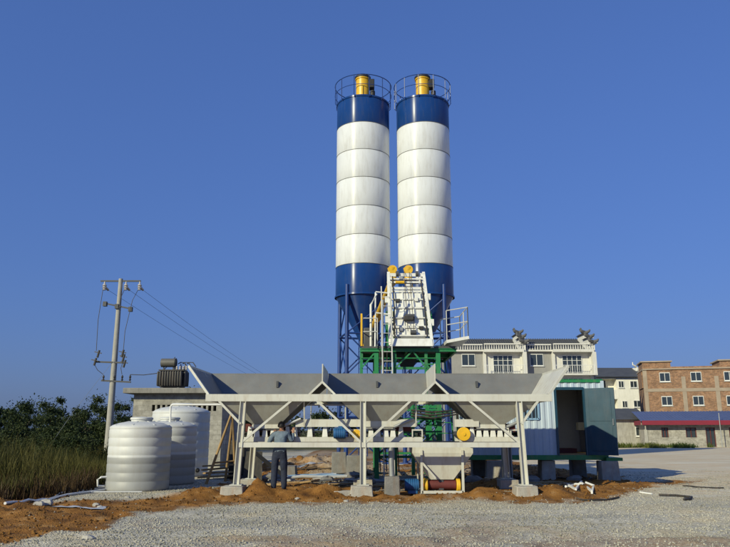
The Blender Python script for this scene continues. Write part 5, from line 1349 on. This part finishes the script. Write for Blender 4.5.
# ------------------------------------------------------------------ small things on the ground
def lay(pts, r, name, m, label, cat, group=None, lift=0.0, n=8):
    q = [Vector((x, y, gpt(x, y)+r+0.01+lift)) for x, y in pts]
    return solo(MB().tube(q, r, n), name, m, q[0], label, cat, group)
def seg(a, b, n): return [(a[0]+(b[0]-a[0])*i/n, a[1]+(b[1]-a[1])*i/n) for i in range(n+1)]
def G2(px, py):
    d = P(px, py, 10.0) - Vector((0,0,CAMZ)); t_ = -CAMZ/d.z
    return (d.x*t_, 10.0*t_)
# white pipes and hoses at the left
a, b, c = G2(4,513), G2(60,497), G2(112,490)
lay(seg(a,b,8)+seg(b,c,8)[1:], 0.028, 'hose', 'pvc', 'long white hose along the foot of the reed bank', 'hose')
a, b, c = G2(12,511), G2(66,493.5), G2(104,489)
lay(seg(a,b,8)+seg(b,c,8)[1:], 0.024, 'hose', 'sheet', 'thinner grey hose lying beside the white one', 'hose')
a, b = G2(78,493), G2(142,493); lay(seg(a,b,8), 0.02, 'pipe', 'sheet', 'straight grey pipe lying before the front tank', 'pipe')
def rock(x, y, s, label, m='rock', group=None):
    r = random.Random(int(x*977+y*131)); mb = MB(); n, k = 9, 5; vs = []; fs = []
    for i in range(k+1):
        ph = math.pi*i/k
        for q in range(n):
            a = 2*math.pi*q/n; d = s*(0.8+0.4*r.random())
            vs.append((x+d*math.sin(ph)*math.cos(a)*1.2, y+d*math.sin(ph)*math.sin(a), gpt(x,y)+s*0.25+d*0.6*math.cos(ph)))
    for i in range(k):
        for q in range(n): w_ = (q+1)%n; fs.append((i*n+q,(i+1)*n+q,(i+1)*n+w_,i*n+w_))
    mb.add(vs, fs); return solo(mb, 'rock', m, (x, y, gpt(x,y)), label, 'rock', group, smooth=25)
for k, (px_, py_, s) in enumerate(((46,511,0.13),(38,512,0.10),(96,506,0.08),(100,508,0.06),(127,499,0.06),(88,540,0.10),(318,487,0.06),(297,500,0.05),(228,494,0.05),(566,494,0.06),(263,492,0.05),(346,503,0.05))):
    x_, y__ = G2(px_, py_); lbs = ('large pale rock on the orange soil near the reeds','pale rock leaning on the larger one near reeds','pale chunk of rubble on soil before the front tank','smaller pale rubble beside the chunk before the tank','white lump on the gravel at the front tank','low buff rock in the foreground gravel')
    rock(x_, y__, s, lbs[k] if k < 6 else 'small pale stone in the orange soil around the hopper feet', group=None if k < 6 else 'small pale stones by the hopper')
# crumpled sheets
def crumple(px_, py_, sx, sy, h, label, m, seed):
    x, y = G2(px_, py_); n = 14; vs = []; fs = []; r = np.random.default_rng(seed)
    for i in range(n+1):
        for q in range(n+1):
            u = (q/n-0.5)*sx; v = (i/n-0.5)*sy; k = max(0, 1-(2*u/sx)**2)*max(0, 1-(2*v/sy)**2)
            xx = x+u+r.uniform(-.02,.02); yy = y+v+r.uniform(-.02,.02)
            vs.append((xx, yy, gpt(xx,yy)+0.02+h*k*(0.5+1.0*float(vnoise(xx*5,yy*5)))))
    for i in range(n):
        for q in range(n): fs.append((i*(n+1)+q, i*(n+1)+q+1, (i+1)*(n+1)+q+1, (i+1)*(n+1)+q))
    return solo(MB().add(vs, fs), 'plastic_sheet', m, (x, y, gpt(x,y)), label, 'sheet', smooth=40)
crumple(80, 512, 1.0, 0.45, 0.03, 'flat pale plastic sheet on soil by the reeds', 'sheet', 1)
crumple(312, 472, 1.1, 1.6, 0.10, 'crumpled grey plastic sheet heaped under the middle of batcher', 'sheet', 2)
crumple(292, 494, 0.30, 0.20, 0.05, 'small white plastic scrap on soil at the man\'s feet', 'pvc', 3)
# pipes stacked under the left bin
for k in range(7):
    x, y = -3.6+0.1*k, 24.2+0.22*k
    lay(seg((x, y), (x+3.0-0.2*k, y+0.25), 6), 0.05, 'pipe', 'pvc_blue' if k % 2 else 'sheet', ('pale blue' if k % 2 else 'grey') + ' plastic pipe in the pile on ground behind the man', 'pipe', 'pile of plastic pipes')
for k in range(5):
    x, y = -0.6+0.35*k, 23.0+0.3*k
    lay(seg((x, y), (x+1.6, y-0.5+0.2*k), 4), 0.04, 'pipe', 'galv', 'grey steel pipe lying on ground in front of the green tower', 'pipe', 'steel pipes by the tower')
# right hand scrap: white bent frame, black hoses
def poly(pxs, r, name, m, label, cat, lift=0.0):
    pts = []
    for a, b in zip(pxs[:-1], pxs[1:]): pts += seg(G2(*a), G2(*b), 4)[:-1]
    pts.append(G2(*pxs[-1])); return lay(pts, r, name, m, label, cat, lift=lift)
poly([(566,492),(574,490.5),(583,492)], 0.03, 'steel_scrap', 'pvc', 'short white bent bar on soil by the container', 'scrap')
t_ = thing('scrap_rack', (*G2(585,493), 0), 'white welded steel frame scrap lying on soil by the container', 'scrap')
fr_pts = [((576,494),(582,489)),((582,489),(592,494.5)),((592,494.5),(594,491)),((576,494),(568,491)),((586,491),(594,491))]
for a, b in fr_pts:
    A_, B_ = G2(*a), G2(*b); MB().bar((*A_,gpt(*A_)+0.06),(*B_,gpt(*B_)+0.10),0.05).build('bar', 'pvc', t_)
poly([(577,500),(590,501.5),(604,500.5),(619,499)], 0.02, 'hose', 'rubber', 'thin black hose curved on the gravel before the container', 'hose')
poly([(659,496.5),(676,497),(692,499),(690,501),(684,501.5)], 0.026, 'hose', 'rubber', 'thick black hose with hooked end on the open gravel', 'hose')
poly([(683,486.5),(700,488.5),(724,489)], 0.018, 'hose', 'rubber', 'thin dark hose far out on the pale yard', 'hose')
poly([(640,494),(652,495.5)], 0.02, 'pipe', 'pvc', 'short white pipe offcut on the gravel near hooked hose', 'pipe')
# wooden trestle and planks by the tallest tank
t_ = thing('wooden_trestle', (-4.4, 22.3, 0), 'rough wooden pole trestle leaning between tanks and batcher leg', 'trestle')
ap = Vector((-4.18, 22.3, 1.98))
for k, f_ in enumerate(((-4.80,22.0),(-4.02,22.7),(-4.45,23.2))):
    MB().tube([(*f_, gpt(*f_)-0.03), ap+Vector((0.03*k,0.02*k,0.08))], 0.045, 8, r2=0.035).build('pole', 'wood', t_)
MB().tube([(-4.62,22.12,0.62),(-4.08,22.56,0.66)],0.03,8).build('cross_piece', 'wood', t_)
for k, (x, y, z, rz, L_) in enumerate(((-5.0,24.4,0.06,0.25,1.2),(-4.95,24.5,0.18,-0.15,1.0),(-5.05,24.45,0.30,0.5,0.9),(-4.9,24.4,0.42,0.1,1.1))):
    c_, s_ = math.cos(rz)*L_/2, math.sin(rz)*L_/2
    solo(MB().bar((x-c_,y-s_,z),(x+c_,y+s_,z+0.05),0.18,0.05), 'plank', 'wood', (x,y,z), 'brown timber plank in the loose heap beside the tallest tank', 'plank', 'planks heaped by the tank')
t_ = thing('pump_set', (-4.35, 25.0, 0), 'dark pump unit in shade behind the wooden trestle', 'pump')
MB().box((-4.75,24.6,0.0),(-3.95,25.4,0.10)).build('skid', 'iron', t_); MB().box((-4.65,24.7,0.10),(-4.1,25.3,1.25)).build('engine', 'rubber', t_, bevel=0.04)
MB().tube([(-4.1,25.0,0.55),(-3.85,25.0,0.55)],0.24,18).build('pump_head', 'iron', t_); MB().tube([(-4.3,25.0,1.25),(-4.3,25.0,1.6)],0.05,8).build('exhaust', 'iron', t_)
# a few clutter boards under the bins
for k, (x, y, rz, L_, lb) in enumerate(((-0.6,22.0,0.3,1.4,'weathered board lying on soil left of the tower ladder'),(0.3,21.3,-0.2,1.1,'short board on soil in front of the tower ladder'),(5.2,21.9,0.1,1.5,'board lying on soil before the container piers'))):
    c_, s_ = math.cos(rz), math.sin(rz); a = Vector((x-c_*L_/2,y-s_*L_/2,gpt(x,y)+0.05)); b = Vector((x+c_*L_/2,y+s_*L_/2,gpt(x,y)+0.07))
    solo(MB().bar(a,b,0.2,0.03), 'board', 'wood', a, lb, 'board')
rs_ = random.Random(4)
for k in range(16):
    x, y = rs_.uniform(-3.6, 0.2), rs_.uniform(21.0, 27.5); rz = rs_.uniform(-0.5, 0.5); L_ = rs_.uniform(0.5, 1.5); c_, s_ = math.cos(rz)*L_/2, math.sin(rz)*L_/2
    za, zb = gpt(x-c_, y-s_)+0.03, gpt(x+c_, y+s_)+0.04+rs_.uniform(0, 0.08)
    solo(MB().bar((x-c_,y-s_,za),(x+c_,y+s_,zb), rs_.uniform(0.08,0.2), rs_.uniform(0.02,0.06)), 'board', ('wood','bark','galv','iron')[k % 4], (x-c_,y-s_,za),
         ('weathered timber offcut','dark timber offcut','grey metal strip','dark metal strip')[k % 4]+' scattered on soil behind the batcher legs', 'scrap', 'scrap scattered behind the batcher')
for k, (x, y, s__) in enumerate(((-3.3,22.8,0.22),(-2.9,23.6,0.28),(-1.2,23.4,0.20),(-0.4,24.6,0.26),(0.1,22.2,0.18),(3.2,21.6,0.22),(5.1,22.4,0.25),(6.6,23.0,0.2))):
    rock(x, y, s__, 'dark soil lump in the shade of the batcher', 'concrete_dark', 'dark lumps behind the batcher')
t_ = thing('scrap_plate', (-3.35, 21.9, 0), 'dark steel plate propped on slanting bar near the batcher leg', 'scrap')
MB().bar((-3.6,21.8,1.15),(-2.5,22.6,0.2),0.08,0.10).build('slanting_bar', 'iron', t_)
MB().plate([(-3.75,22.3,0.05),(-3.15,22.3,0.05),(-3.2,22.55,0.95),(-3.7,22.55,0.95)],0.03).build('steel_plate', 'rubber', t_)
poly([(558,478),(566,479.5),(574,477.5),(586,480),(592,478)], 0.02, 'cable', 'rubber', 'black cable looped in the shade under the container', 'cable')
